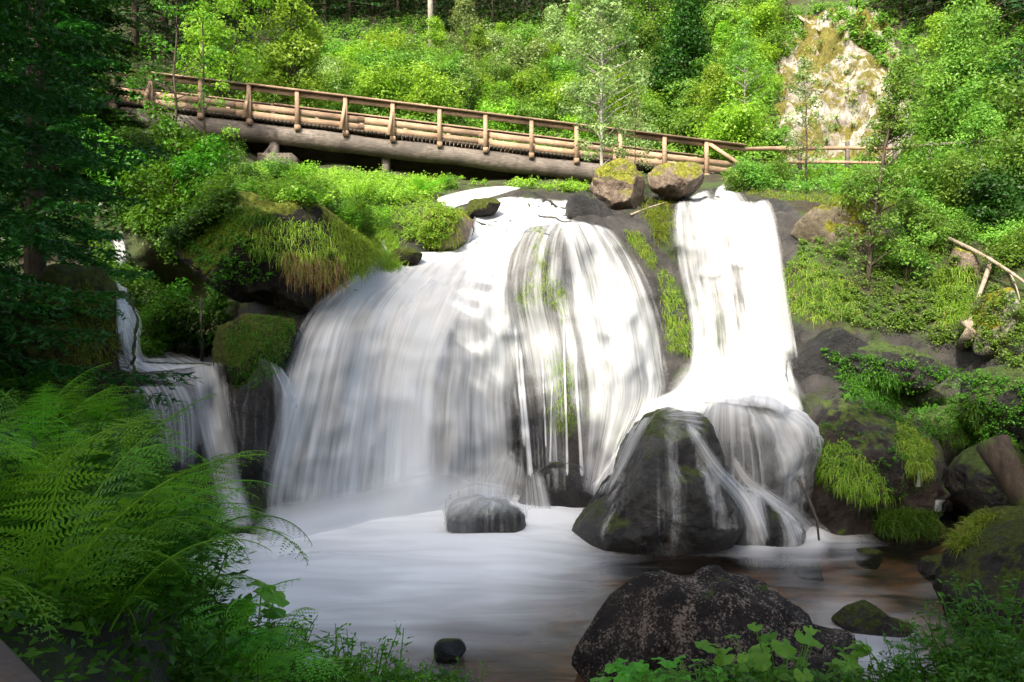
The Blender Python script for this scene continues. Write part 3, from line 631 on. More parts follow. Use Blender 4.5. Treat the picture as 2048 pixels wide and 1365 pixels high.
0 and strand('runoff leaving the pool behind the lichen rock', [(1655, 1205), (1680, 1240), (1710, 1275), (1760, 1320)], 40, 90, .8, off=.1, seed=20)

ribbon('water_spray', 'soft spray along the foot of the broad curtain', [(480, 960), (620, 945), (760, 915), (880, 905), (1000, 950), (1120, 965), (1190, 950)], [(480, 1180), (620, 1165), (760, 1140), (880, 1110), (1000, 1095), (1120, 1090), (1190, 1080)], [.95, 1.15, 1.15, 1.1, .8, .9, .9], (1,), off=.35, nu=24, nv=60, mat='mist', seed=31, efade=.5, sm=10, vfade=(.1, .1), wm=1., tree=T0, pool=True)
ribbon('water_spray', 'bright spray at the foot of the tall right fall', [(1330, 720), (1400, 690), (1480, 690), (1560, 700), (1620, 760)], [(1310, 850), (1400, 830), (1480, 815), (1560, 815), (1640, 860)], [.5, .75, .8, .75, .5], (1,), off=.4, nu=24, nv=60, mat='mist', seed=32, efade=.5, sm=10, vfade=(.25, .25), wm=1., tree=T0)
# pool surface
px_ = np.arange(150, 2500, 9.); py_ = np.concatenate([np.arange(960, 1100, 4.), np.arange(1100, 1560, 7.)])
QX, QY = np.meshgrid(px_, py_)
YY = CZ*F/(QY-682.5); WV = Pn(QX, QY, YY)
fc = [(470, 1050, .9), (560, 1090, 1), (560, 1200, 1), (540, 1260, .85), (600, 1300, .6), (620, 1060, 1), (700, 1060, 1), (850, 1030, 1.1), (850, 1150, 1.), (800, 1250, .75), (900, 1280, .35), (800, 1340, .3), (960, 1340, .1), (1000, 1300, .2),
      (1000, 1100, 1.1), (1100, 1050, 1.1), (1150, 1060, 1.), (1080, 1150, .7), (1000, 1200, .8), (1100, 1250, .3), (1150, 1130, .5), (1180, 1180, .28), (1250, 1140, .08), (1350, 1150, -.02), (1450, 1120, .0), (1500, 1090, .75), (1540, 1085, .8), (1640, 1080, .95), (1700, 1082, .5), (1660, 1100, .2), (1560, 1105, .35),
      (1500, 1140, 0), (1640, 1160, .06), (1760, 1120, -.1), (1900, 1100, -.1), (1800, 1200, .05), (1660, 1200, .3), (1650, 1240, .4), (1900, 1250, .1), (2000, 1330, .2), (1850, 1170, .1), (2100, 1100, -.1), (2400, 1300, 0), (1100, 1400, 0), (1500, 1500, 0), (300, 1300, .6), (1900, 1020, .0), (900, 970, 1), (1300, 970, .4), (1700, 970, -.1), (1750, 1290, .6)]
fc = np.array(fc, float); dd = np.linalg.norm(fc[:, None, :2]-fc[None, :, :2], axis=2)/100.
wgt = np.linalg.solve(dd+np.eye(len(fc))*.05*0-0, fc[:, 2])
foam = (np.linalg.norm(np.stack([QX, QY], -1)[..., None, :]-fc[:, :2], axis=-1)/100.)@wgt
mound = np.clip(foam-.6, 0, .6)
WV[..., 2] += .30*mound*(QY < 1200)*np.clip((1200-QY)/120, 0, 1)
for a in range(WV.shape[0]):
    for b in range(WV.shape[1]):
        WV[a, b, 2] += .012*mnoise.noise(Vector((WV[a, b, 0]*1.5, WV[a, b, 1]*2.5, 0)))
g = G(); nyw, nxw = QX.shape; i = np.arange(nyw-1)[:, None]*nxw; j = np.arange(nxw-1)[None]
g.add(WV.reshape(-1, 3), np.stack([i+j, i+nxw+j, i+nxw+j+1, i+j+1], -1).reshape(-1, 4))
m = N('pool_water'); p = m.pos()
wv = m.n('ShaderNodeMapping', i_Vector=p, i_Scale=(.45, 1.6, 1), i_Rotation=(0, 0, .35)).outputs[0]
nn = m.noise(wv, 1.3, 5, .5, .8); fine = m.noise(wv, 4., 4, .5, .4)
ff = m.math('ADD', m.attr('foam'), m.math('MULTIPLY', m.math('SUBTRACT', nn, .5), .55))
al = m.mr(ff, .02, 1.08); al = m.math('POWER', al, 1.25, True)
foamd = m.n('ShaderNodeBsdfDiffuse', i_Color=(.80, .82, .83, 1))
wb = m.pr(i_Base_Color=(.012, .010, .008, 1), i_Roughness=.22, i_Alpha=.5, i_Normal=m.bump(fine, .35, .06))
x = m.n('ShaderNodeMixShader', i_0=al); m.l(wb.outputs[0], x.inputs[1]); m.l(foamd.outputs[0], x.inputs[2]); wb.inputs['Specular IOR Level'].default_value = .35; m.surf(x.outputs[0])
tag(mk('water', g, m.m, smooth=True, attrs={'foam': foam}), 'shallow pool turning from white foam to clear brown water', None, None, 'structure')

# ------------------------------------------------------------------ bridge
def lerp(a, b, t): return a+(b-a)*t
bA = P(215, 203, 27.6); bB = P(1420, 347, 29.3)      # deck front edge, left and right
axis = (bB-bA).normalized(); back = Vector((0.055, 1, 0)).normalized()
br = thing('footbridge', 'sloping wooden footbridge on two log beams above the falls', 'bridge', P(770, 340, 29))
O = br.location.copy()
def onb(t, b=0., z=0.): return bA.lerp(bB, t)+back*b+Vector((0, 0, z))-O
Lb = (bB-bA).length
def beam(name, t0, t1, b, z, r, mat, wob):
    g = G(); n = 40; pts = []
    for k in range(n+1):
        t = t0+(t1-t0)*k/n; sag = -.12*math.sin(math.pi*t)*0
        pts.append(onb(t, b, z+sag)+Vector((0, wob*math.sin(k*.7), wob*math.sin(k*.5+1))))
    tube(g, pts, [r*(1+.05*math.sin(k*.9)) for k in range(n+1)], 20)
    return mk(name, g, mat, br, True)
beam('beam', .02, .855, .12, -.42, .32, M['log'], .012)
beam('beam', .02, .86, 1.75, -.64, .40, M['logdark'], .012)
g = G(); nd = 150; rr = R(5)
for k in range(nd):
    t = (k+.5)/nd; box(g, onb(t, .95+rr.uniform(-.02, .02), -.03), Lb/nd*.84, 2.25, .06, axis, t=rr.uniform(.2, .6))
mk('deck', g, M['logdark'], br)
g = G(); 
for k in range(60): box(g, onb((k+.5)/60, .95, -.12), .07, 1.9, .1, axis, t=.2)
mk('joist', g, M['logdark'], br)
posts = [(x-215)/1205. for x in (230, 303, 397, 490, 583, 677, 770, 863, 955, 1048, 1140, 1230, 1322, 1410)]
for side in (0, 1):
    b0 = -.22 if side == 0 else 2.12
    for q, t in enumerate(posts):
        g = G(); box(g, onb(t, b0, .42), .13, .12, 1.30, (1, 0, 0), t=rr.uniform(.5, .9))
        pst = mk('post', g, M['wood'], br)
        if side == 0:
            g = G(); box(g, onb(t, b0+.10, -.17), .17, .34, .17, (1, 0, 0), t=.7); mk('knee_block', g, M['wood'], pst)
        else: continue
        if q in (1, 5, 0, 3, 6):
            g = G(); a = onb(t, b0-.02, -.12); bb = onb(t, b0+.02, .92); 
            box(g, (a+Vector((-.10, -.26, 0))+bb)/2, 1.05, .06, .1, (bb-a-Vector((-.10, -.26, 0))), (1, 0, 0), t=.6)
            mk('brace', g, M['wood'], pst)
        if q == 13:
            g = G(); a = onb(t, b0, 1.0); bb = onb(t+.075, b0, .2); box(g, (a+bb)/2, (bb-a).length, .09, .12, (bb-a), t=.8); mk('brace', g, M['wood'], pst)
    for (z, h, w, off) in ((1.05, .05, .22, 0), (.94, .15, .05, .07)):
        for s0, s1, dz in ((0.0, .225, -.02), (.228, 1.06, 0)):
            g = G(); a, bb = onb(s0, b0+off, z+dz), onb(s1, b0+off, z+dz); box(g, (a+bb)/2, (bb-a).length, w, h, (bb-a), t=.35 if z > 1 else .5)
            mk('handrail', g, M['wood'], br)
    for z in (.12, .36):
        nb = 5
        for k in range(nb):
            a, bb = onb(k/nb+.002, b0+.09, z+rr.uniform(-.01, .01)), onb((k+1)/nb*1.04-.002, b0+.09, z)
            g = G(); box(g, (a+bb)/2, (bb-a).length, .045, .19, (bb-a), t=rr.uniform(.4, .95)); mk('side_board', g, M['wood'], br)
for x, y0, y1, Yd, w in ((548, 262, 345, 27.9, .34), (772, 290, 360, 28.4, .30)):
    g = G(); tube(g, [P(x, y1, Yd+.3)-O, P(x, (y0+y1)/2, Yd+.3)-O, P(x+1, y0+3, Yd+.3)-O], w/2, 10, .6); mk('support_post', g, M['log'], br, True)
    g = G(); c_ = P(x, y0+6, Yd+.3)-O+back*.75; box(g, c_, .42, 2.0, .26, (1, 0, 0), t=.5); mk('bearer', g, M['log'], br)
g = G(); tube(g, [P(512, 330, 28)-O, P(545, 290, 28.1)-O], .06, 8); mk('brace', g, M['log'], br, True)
g = G(); box(g, P(560, 345, 28.2)-O, 1.1, 1.3, 1.0, t=.9); 
mk('footing', g, rockmat('concrete', (.2, .17, .13), (.36, .31, .25), 2.), br)

fr = thing('path_fence', 'low wooden rail fence along the path right of the bridge', 'fence', P(1650, 345, 27)); O = fr.location.copy()
for (a, b, w, h) in (((1493, 299, 28.5), (1600, 298, 25.4), .14, .09), ((1600, 298, 25.4), (1790, 297, 24.6), .12, .09), ((1570, 325, 25.6), (1795, 327, 24.5), .1, .08), ((1780, 298, 24.6), (1860, 290, 24.2), .1, .08), ((1850, 291, 24.2), (2080, 278, 23.), .1, .08)):
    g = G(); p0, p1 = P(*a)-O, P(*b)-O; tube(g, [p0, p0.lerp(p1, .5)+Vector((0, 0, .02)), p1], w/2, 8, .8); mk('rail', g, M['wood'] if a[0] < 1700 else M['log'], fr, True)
for x, Yd in ((1600, 25.5), (1695, 25), (1790, 24.6), (1860, 24.2), (1935, 23.8), (2030, 23.3)):
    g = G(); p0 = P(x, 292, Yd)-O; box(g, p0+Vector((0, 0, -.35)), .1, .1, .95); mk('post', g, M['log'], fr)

rl = thing('handrail', 'dark varnished wooden handrail cutting the lower corner beside the ferns', 'railing', P(-60, 1330, 2.0)); O = rl.location.copy()
g = G(); p0, p1 = P(-140, 1190, 2.2)-O, P(130, 1490, 1.7)-O; box(g, (p0+p1)/2, (p1-p0).length, .07, .07, (p1-p0), t=.3); o = mk('rail', g, M['logdark'], rl)
bv = o.modifiers.new('b', 'BEVEL'); bv.width = .012; bv.segments = 3
g = G(); box(g, p1+Vector((0, .02, -.5)), .07, .07, 1.0, (1, 0, 0)); mk('post', g, M['logdark'], rl)
g = G(); box(g, p0+Vector((-.02, .02, -.6)), .07, .07, 1.2, (1, 0, 0)); mk('post', g, M['logdark'], rl)

# ------------------------------------------------------------------ plants: makers
def clumpcrown(rng, centers, rad, nleaf, ln, aspect=.5, up=.6, flat=.7, g=None, tb=None):
    g = g or G()
    for q, c in enumerate(centers):
        n = nleaf; d = unit(rng.normal(size=(n, 3))); r = rad*(rng.uniform(.15, 1., (n, 1))**.5)*rng.uniform(.75, 1.2)
        pts = c+d*r*np.array([1, 1, flat])
        nr = d*.6+np.array([0, -.15, up])+rng.normal(size=(n, 3))*.45
        ct = rng.uniform(0, .55) if tb is None else tb
        leaves(g, pts, nr, ln, rng, aspect, np.clip(ct+rng.uniform(0, .45, n), 0, 1))
    return g
def make_tree(name, label, cat, seed, H, R0, z0, ncl, nleaf, ln, leafm, bark='bark', tr=.04, rad=.35, lean=(0, 0), top=.25, nstem=1, group=None, sway=.06, aspect=.5, loc=(0, 0, 0), rz=0):
    rng = R(seed); root = thing(name, label, cat, loc, rz, group); gw = G(); cs = []
    for s in range(nstem):
        ang = rng.uniform(0, 6.28); sp = 0 if nstem == 1 else R0*.5
        tipx = np.array([lean[0]+math.cos(ang)*sp, lean[1]+math.sin(ang)*sp]); h = H*(1 if s == 0 else rng.uniform(.65, .95))
        ts = np.linspace(0, 1, 9); pth = np.array([[tipx[0]*t**1.5+rng.normal()*sway*t, tipx[1]*t**1.5+rng.normal()*sway*t, h*.97*t] for t in ts])
        tube(gw, pth, tr*(1-ts*.85)*(1 if s == 0 else .7), 7)
        m_ = max(2, ncl//nstem)
        for k in range(m_):
            f = rng.uniform(0, 1)**.8; z = h*(z0+(1-z0)*f); prof = math.sin(math.pi*min(1, .18+f*.8))**.6*(1-(1-top)*f**2)
            bp = np.array([np.interp(z/h, ts, pth[:, q]) for q in range(3)]); a = rng.uniform(0, 6.28); rr_ = R0*prof*rng.uniform(.35, 1)
            if nstem > 1: rr_ *= .65
            c = bp+np.array([math.cos(a)*rr_, math.sin(a)*rr_, rr_*rng.uniform(-.1, .45)]); cs.append(c)
            b0 = bp-np.array([0, 0, min(z*.3, rr_*.4)])
            tube(gw, [b0, (b0+c)/2+rng.normal(size=3)*.04*rr_, c], [tr*.3, tr*.2, tr*.08], 4, cap=False)
    mk('trunk' if nstem == 1 else 'stem', gw, M[bark], root, True)
    mk('crown', clumpcrown(rng, cs, rad, nleaf, ln, aspect), M[leafm], root)
    return root

def frond_geo(g, base, az, L, rng, arch=1.1, npin=22, wid=.30, elev=1.15, tint=.5):
    s = np.linspace(0, 1, npin+4); ca, sa = math.cos(az), math.sin(az)
    pts = []; p = np.array(base, float); e = elev
    for k in range(len(s)):
        pts.append(p.copy()); p = p+np.array([math.cos(e)*ca, math.cos(e)*sa, math.sin(e)])*L/len(s); e -= arch*1.9/len(s)*(.5+s[k])
    pts = np.array(pts); tube(g, pts, .006*L*(1-s*.85)+.0008, 4, min(1, tint+.3), cap=False)
    tg = unit(np.gradient(pts, axis=0)); side0 = np.array([-sa, ca, 0.])
    for k in range(3, len(s)):
        f = (k-3)/(len(s)-3); pl = L*wid*math.sin(math.pi*min(1, .22+.80*f))**.8*(1-.25*f)+.01
        nrm = unit(np.cross(tg[k], side0)+rng.normal(size=3)*.12)
        nrm = nrm*np.sign(nrm[2]+1e-6)
        for sd in (-1, 1):
            dr = unit(side0*sd+tg[k]*rng.uniform(.25, .6)-nrm*rng.uniform(0, .35)); q = max(4, int(11*pl/(L*wid)))
            t = (np.arange(q)+.5)/q; droop = -nrm*.22*pl
            c0 = pts[k]+dr*pl*t[:, None]+droop*(t[:, None]**2)
            pw = pl*.13*(1-t)**.75+.004; cr = unit(np.cross(nrm, dr))
            for s2 in (-1, 1):
                a = c0-dr*pl*.42/q; b = c0+dr*pl*.30/q; tip = c0+cr*s2*pw[:, None]+dr*pl*.6/q+nrm*.0
                Vv = np.stack([a, b, tip], 1).reshape(-1, 3)
                g.add(Vv, np.arange(3*q).reshape(q, 3), np.clip(tint+rng.uniform(-.15, .15), 0, 1))
def make_fern(label, seed, L, nf, mat, group, loc, az0=0, spread=6.28, arch=1.15):
    rng = R(seed); g = G()
    for k in range(nf):
        frond_geo(g, rng.normal(size=3)*.03*np.array([1, 1, 0]), az0+(k/nf-.5)*spread+rng.uniform(-.4, .4), L*rng.uniform(.55, 1.25), rng, arch*rng.uniform(.45, 1.15), 19, rng.uniform(.19, .27), rng.uniform(.7, 1.35), rng.uniform(.1, .9))
    root = mk('fern', g, M[mat]); root.location = loc; tag(root, label, 'fern', group); return root

def lobed_leaf(g, c, nrm, az, r, rng, tint):
    nrm = unit(np.array(nrm, float)); a = unit(np.cross(nrm, [math.sin(az), -math.cos(az), .01])); b = np.cross(nrm, a)
    n = 28; th = np.linspace(-2.75, 2.75, n); rr_ = r*(.78+.16*np.abs(np.cos(th*2.5))**.6+.05*np.cos(th*14))*(1-.12*np.abs(th)/2.75)
    x, y = np.cos(th)*rr_, np.sin(th)*rr_
    rise = .10*r*np.cos(th*5)-.18*rr_
    rim = c+a*x[:, None]+b*y[:, None]+nrm*rise[:, None]
    mid = c+a*(x*.5)[:, None]+b*(y*.5)[:, None]+nrm*(.04*r*np.cos(th*5))[:, None]
    Vv = np.concatenate([[c-nrm*.05*r], mid, rim]); f1 = np.array([[0, 1+k, 2+k] for k in range(n-1)]); f2 = np.array([[1+k, 1+n+k, 2+n+k, 2+k] for k in range(n-1)])
    g.add(Vv, [f1, f2], np.r_[tint, np.full(n, tint), np.full(n, min(1, tint+.05))])
def make_broad(label, seed, n, Rr, r, mat, loc, group=None, hgt=.45, name='broadleaf_plant'):
    rng = R(seed); g = G(); gs = G()
    for k in range(n):
        a = rng.uniform(0, 6.28); d = Rr*rng.uniform(.1, 1)**.7; h = hgt*rng.uniform(.35, 1)*(1-.35*d/Rr)
        c = np.array([math.cos(a)*d, math.sin(a)*d, h]); az = a+rng.uniform(-.6, .6)
        nr = [math.cos(a)*.35+rng.normal()*.2, math.sin(a)*.35-.25+rng.normal()*.2, 1]
        lobed_leaf(g, c, nr, az, r*rng.uniform(.5, 1.15), rng, rng.uniform(0, .92 if rng.rand() < .93 else 1))
        tube(gs, [np.array([c[0]*.2, c[1]*.2, 0]), np.array([c[0]*.7, c[1]*.7, h*.6]), c-np.array([0, 0, .01])], .004+.006*r, 4, .5, cap=False)
    root = thing(name, label, 'plant', loc, 0, group)
    mk('leaf_mass' if False else 'leaves', g, M[mat], root, True); mk('stem', gs, M[mat], root, True); return root
def make_herb(label, seed, n, Rr, H, ln, mat, loc, group=None, name='leafy_plant', aspect=.38, umbel=0):
    rng = R(seed); g = G(); gs = G()
    for k in range(n):
        a = rng.uniform(0, 6.28); d = Rr*rng.uniform(0, 1)**.6; h = H*rng.uniform(.55, 1.05)
        tip = np.array([math.cos(a)*d, math.sin(a)*d, h]); b0 = tip*np.array([.3, .3, 0])
        mid = (b0+tip)/2+rng.normal(size=3)*.04; tube(gs, [b0, mid, tip], [.005, .004, .002], 4, .5, cap=False)
        m_ = 9
        for q in range(m_):
            t = .25+.75*q/m_; p0 = b0*(1-t)**2+2*mid*t*(1-t)+tip*t*t
            nl = 7; az = rng.uniform(0, 6.28); od = np.array([math.cos(az), math.sin(az), .25]); sc = ln*(1.5-t*.8)
            tt = np.linspace(.2, 1, nl)[:, None]; c = p0+od*tt*sc*2.2+rng.normal(size=(nl, 3))*sc*.25
            leaves(g, c, np.array([0, -.2, 1.])+rng.normal(size=(nl, 3))*.35, sc, rng, aspect, np.clip(rng.uniform(0, .6)+rng.uniform(0, .32, nl), 0, .92 if rng.rand() < .97 else 1), od+rng.normal(size=(nl, 3))*.6)
    root = thing(name, label, 'plant', loc, 0, group)
    mk('leaves', g, M[mat], root); mk('stem', gs, M[mat], root, True); return root

def spruce_tree(label, seed, H, R0, zs, ze, nb, loc, detail=1., mat='spruce', bark='bark', tr=.2, group=None, name='spruce_tree', azr=None, nlen=.045):
    rng = R(seed); root = thing(name, label, 'tree', loc, 0, group); gw = G(); g = G()
    tube(gw, [(0, 0, -.3), (0, 0, H*.3), (0, 0, H*.7), (0, 0, H)], [tr, tr*.8, tr*.4, .02], 10)
    for k in range(nb):
        f = (k+.5)/nb; z = zs+(ze-zs)*f; az = k*2.399+rng.uniform(-.3, .3) if azr is None else rng.uniform(*azr)
        L = R0*(1-z/H*.92)*rng.uniform(.75, 1.1); ns = 9; s = np.linspace(0, 1, ns)
        d = np.array([math.cos(az), math.sin(az), 0]); zc = z-L*(.38*s-.16*s**2.5)*1.0*rng.uniform(.6, 1.2)
        pts = d*L*s[:, None]; pts[:, 2] = zc; pts[:, :2] += rng.normal(size=(ns, 2))*.02
        tube(gw, pts, .012*(1-s*.9)*L/2.5+.002, 4, .5, cap=False)
        side = np.array([-d[1], d[0], 0]); nt = int(22*detail); ct = rng.uniform(0, .6)
        for q in range(nt):
            t = .18+.82*(q+.5)/nt; pb = np.array([np.interp(t, s, pts[:, w]) for w in range(3)]); sd = -1 if q % 2 else 1
            tl = L*.30*(1.08-t)*rng.uniform(.7, 1.3)+.10; td = unit(side*sd*.9+d*.65+np.array([0, 0, -.28+rng.normal()*.12]))
            nn_ = int(max(10, tl*90*detail)); u = (np.arange(nn_)+.5)/nn_
            c = pb+td*tl*u[:, None]+np.array([0, 0, -.22])*tl*(u**2)[:, None]
            rv = unit(rng.normal(size=(nn_, 3))*.55+unit(np.cross(td, [0, 0, 1]))*np.where(np.arange(nn_) % 2, 1, -1)[:, None]+td*.7)
            leaves(g, c+rv*nlen*.5, np.array([0, 0, 1.])+rng.normal(size=(nn_, 3))*.5, nlen*1.3, rng, .30/max(detail, .5), np.clip(ct+rng.uniform(0, .35, nn_)+(u-.5)*.2, 0, 1), rv)
    mk('trunk', gw, M[bark], root, True); mk('crown', g, M[mat], root); return root

def far_conifer(label, seed, H, R0, z0, loc, mat='conifer', bark='bark', tr=.18, group=None, n=90, name='conifer_tree', ln=.28):
    rng = R(seed); root = thing(name, label, 'tree', loc, 0, group); gw = G(); g = G()
    tube(gw, [(0, 0, -1), (rng.normal()*.1, 0, H*.4), (0, 0, H)], [tr, tr*.7, .02], 9)
    for k in range(n):
        f = (k+.5)/n; z = H*(z0+(1-z0)*f); az = k*2.399; L = R0*(1-f*.93)*rng.uniform(.7, 1.15); m_ = int(26*L/R0)+6
        u = rng.uniform(.1, 1, m_)[:, None]; d = np.array([math.cos(az), math.sin(az), 0]); sd = np.array([-d[1], d[0], 0])
        c = d*L*u+sd*(rng.uniform(-.28, .28, (m_, 1))*L*(1.2-u))+np.array([0, 0, 1])*(z-.35*L*u+rng.normal(size=(m_, 1))*.06)
        tube(gw, [(0, 0, z), tuple(d*L*.8+np.array([0, 0, z-.3*L]))], [.03, .01], 3, cap=False)
        leaves(g, c, np.array([0, 0, 1.])+d*.4+rng.normal(size=(m_, 3))*.4, ln, rng, .4, np.clip(rng.uniform(0, .5)+rng.uniform(0, .5, m_), 0, 1))
    mk('trunk', gw, M[bark], root, True); mk('crown', g, M[mat], root); return root

def tp(px, py): 
    h, n = cast(px, py)
    return h
#PLANTS_BEGIN
def drop(x, y, top=60):
    loc, n, i, d = TB.ray_cast(Vector((x, y, top)), Vector((0, 0, -1))); return loc, n
def at_px(px, Y):
    """ground point under the sight line column px at distance Y"""
    h, n = drop((px-1024)/F*Y, Y); return h
rng = R(11)
def sample(poly, n, rng):
    poly = np.array(poly, float); lo, hi = poly.min(0), poly.max(0); out = []
    while len(out) < n:
        q = rng.uniform(lo, hi, (n*2, 2)); out += list(q[inpoly(q[:, 0], q[:, 1], poly)])
    return np.array(out[:n])
def undergrowth(name, label, poly, n, per, ln, rad, mat, seed, lift=.1, aspect=.5):
    rng = R(seed); g = G()
    for x, y in sample(poly, n, rng):
        h, nr_ = cast(x, y)
        if h is None: continue
        c = np.array(h)+np.array(nr_)*lift*rng.uniform(.2, 1.5); k = per; ct = rng.uniform(0, .6); r_ = rad*rng.uniform(.5, 1.4)
        d = unit(rng.normal(size=(k, 3)))*r_*rng.uniform(.2, 1, (k, 1)); d[:, 2] = d[:, 2]*.7+.02
        leaves(g, c+d, np.array([0, -.35, .8])+d/r_*.5+rng.normal(size=(k, 3))*.4, ln, rng, aspect, np.clip(ct+rng.uniform(0, .4, k), 0, 1))
    o = mk(name, g, M[mat]); return tag(o, label, None, None, 'stuff')
def grasspatch(label, poly, n, L, w, mat, seed, droop=1.2, up=.3, kind='stuff', name='grass', clump=5, out=.5):
    rng = R(seed); g = G(); B = []; D = []; TT = []; LL = []; L = L*.8
    for x, y in sample(poly, max(1, n//clump), rng):
        h, nr_ = cast(x, y)
        if h is None: continue
        tc = rng.uniform(0, .75); lc = rng.uniform(.5, 1.3)
        for _ in range(clump):
            TT.append(min(1, tc+rng.uniform(0, .3))); B.append(np.array(h)+rng.normal(size=3)*np.array([.04, .01, .03])-np.array(nr_)*.015); D.append(np.array(nr_)*out+np.array([0, 0, up])+rng.normal(size=3)*.45); LL.append(L*lc)
    blades(g, np.array(B), np.array(D), np.array(LL), w, droop, rng, np.array(TT)); return tag(mk(name, g, M[mat]), label, None, None, kind)

# --- undergrowth sheets
undergrowth('undergrowth', 'low green undergrowth over the slope behind the bridge', [(250, 200), (640, 60), (1000, 20), (1540, 20), (1560, 330), (1200, 320), (640, 230), (250, 180)], 3600, 34, .13, .38, 'bush', 1, .2)
undergrowth('undergrowth', 'leafy ground cover around and above the granite outcrop', [(1540, 60), (1600, 15), (1800, 0), (2048, 0), (2048, 330), (1840, 330), (1830, 180), (1720, 90), (1640, 40), (1560, 120)], 900, 34, .12, .34, 'bush', 2, .15)
undergrowth('undergrowth', 'sparse sprigs growing on the granite outcrop', [(1540, 100), (1780, 40), (1780, 320), (1540, 320)], 60, 26, .10, .26, 'bush', 3, .1)
undergrowth('undergrowth', 'leafy ground cover below the path on the right slope', [(1440, 345), (1600, 330), (2060, 320), (2060, 500), (1960, 490), (1840, 430), (1740, 395), (1560, 385)], 1200, 36, .075, .24, 'bush', 4, .15)
undergrowth('undergrowth', 'ground cover on the lower right slope above the dark ledge', [(1740, 520), (1840, 450), (2060, 620), (2060, 740), (1900, 690), (1720, 660), (1660, 640)], 420, 34, .055, .15, 'bush', 5, .08)
undergrowth('undergrowth', 'green cover under the bridge around the upper stream', [(480, 345), (640, 352), (860, 366), (1180, 380), (1180, 388), (1050, 380), (1000, 372), (900, 372), (860, 400), (700, 420), (560, 400)], 800, 32, .085, .25, 'lime', 6, .15)
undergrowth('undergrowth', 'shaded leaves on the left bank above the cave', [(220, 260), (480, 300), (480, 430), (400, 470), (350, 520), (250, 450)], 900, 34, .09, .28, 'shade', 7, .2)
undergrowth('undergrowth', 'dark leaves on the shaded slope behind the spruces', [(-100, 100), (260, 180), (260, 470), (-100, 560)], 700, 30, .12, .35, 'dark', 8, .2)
undergrowth('undergrowth', 'bright leaves around the boulders at the upper cascade', [(800, 400), (860, 400), (920, 430), (880, 500), (800, 480), (770, 430)], 260, 30, .05, .16, 'lime', 9, .08)
undergrowth('undergrowth', 'small leaves on the damp rocks of the right bank', [(1640, 700), (1900, 740), (2050, 760), (2050, 900), (1850, 880), (1700, 820)], 380, 26, .045, .12, 'shade', 10, .05)

undergrowth('undergrowth', 'sparse green cover on the hillside beyond the right edge', [(2048, 100), (2700, 0), (2700, 1000), (2100, 850), (2060, 500)], 1500, 30, .09, .3, 'bush', 11, .1)
undergrowth('undergrowth', 'sparse green cover on the hillside beyond the left edge', [(-600, 100), (-50, 100), (-50, 700), (-600, 900)], 900, 30, .1, .3, 'dark', 12, .1)
undergrowth('undergrowth', 'small leaved plants scattered among the hanging grass on the right bank', [(1600, 480), (1850, 460), (1900, 640), (1700, 660), (1600, 620)], 260, 28, .05, .13, 'bush', 13, .06)
undergrowth('undergrowth', 'creeping leaves on the face of the overhang', [(360, 470), (500, 470), (560, 560), (420, 580)], 130, 22, .05, .12, 'shade', 14, .05)
undergrowth('undergrowth', 'little leaves on the brown boulder', [(1620, 850), (1840, 850), (1850, 1000), (1640, 1000)], 90, 16, .04, .09, 'shade', 15, .03)
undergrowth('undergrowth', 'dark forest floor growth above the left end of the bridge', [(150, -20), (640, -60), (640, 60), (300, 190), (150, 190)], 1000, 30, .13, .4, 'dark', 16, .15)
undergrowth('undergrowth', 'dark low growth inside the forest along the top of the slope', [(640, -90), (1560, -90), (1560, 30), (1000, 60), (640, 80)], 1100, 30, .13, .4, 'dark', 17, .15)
# --- grassy mound on the overhanging rock
g = G(); rngm = R(21); B = []; D = []
for _ in range(3600):
    x = rngm.uniform(400, 800); Yd = rngm.uniform(15.2, 19); h = at_px(x, Yd)
    hn = drop((x-1024)/F*Yd, Yd)[1]
    if h is None or h.z < 4.6 or hn.z < .35: continue
    for q in range(7):
        B.append(np.array(h)+rngm.normal(size=3)*np.array([.07, .07, 0])); D.append(np.array([0, 0, 1])+rngm.normal(size=3)*.33)
blades(g, np.array(B), np.array(D), .36, .013, .9, rngm); tag(mk('grass', g, M['grass']), 'tall bright grass on the mound over the cave', None, None, 'stuff')
grasspatch('drooping dry and green grass fringe along the edge of the overhang', [(480, 470), (560, 440), (680, 450), (775, 480), (745, 540), (690, 570), (600, 545), (500, 500)], 3600, .26, .012, 'grass', 22, 2.4, .3)
grasspatch('brown dry grass hanging from the lip of the overhang', [(560, 500), (690, 520), (690, 570), (640, 580), (570, 545)], 1800, .34, .010, 'dry', 23, 3.0, -.1)
grasspatch('green grass falling over the right tip of the overhang', [(660, 440), (775, 480), (765, 525), (720, 545), (680, 520)], 2600, .34, .012, 'grass', 25, 2.0, .3)
grasspatch('short grass along the top left edge of the overhang', [(380, 430), (500, 415), (560, 440), (480, 460), (390, 470)], 2600, .2, .012, 'grassdark', 26, 1.6, .6)
grasspatch('short moss and grass on the left of the overhang', [(370, 450), (480, 430), (500, 480), (420, 500), (370, 500)], 2400, .14, .014, 'moss', 24, 1.)
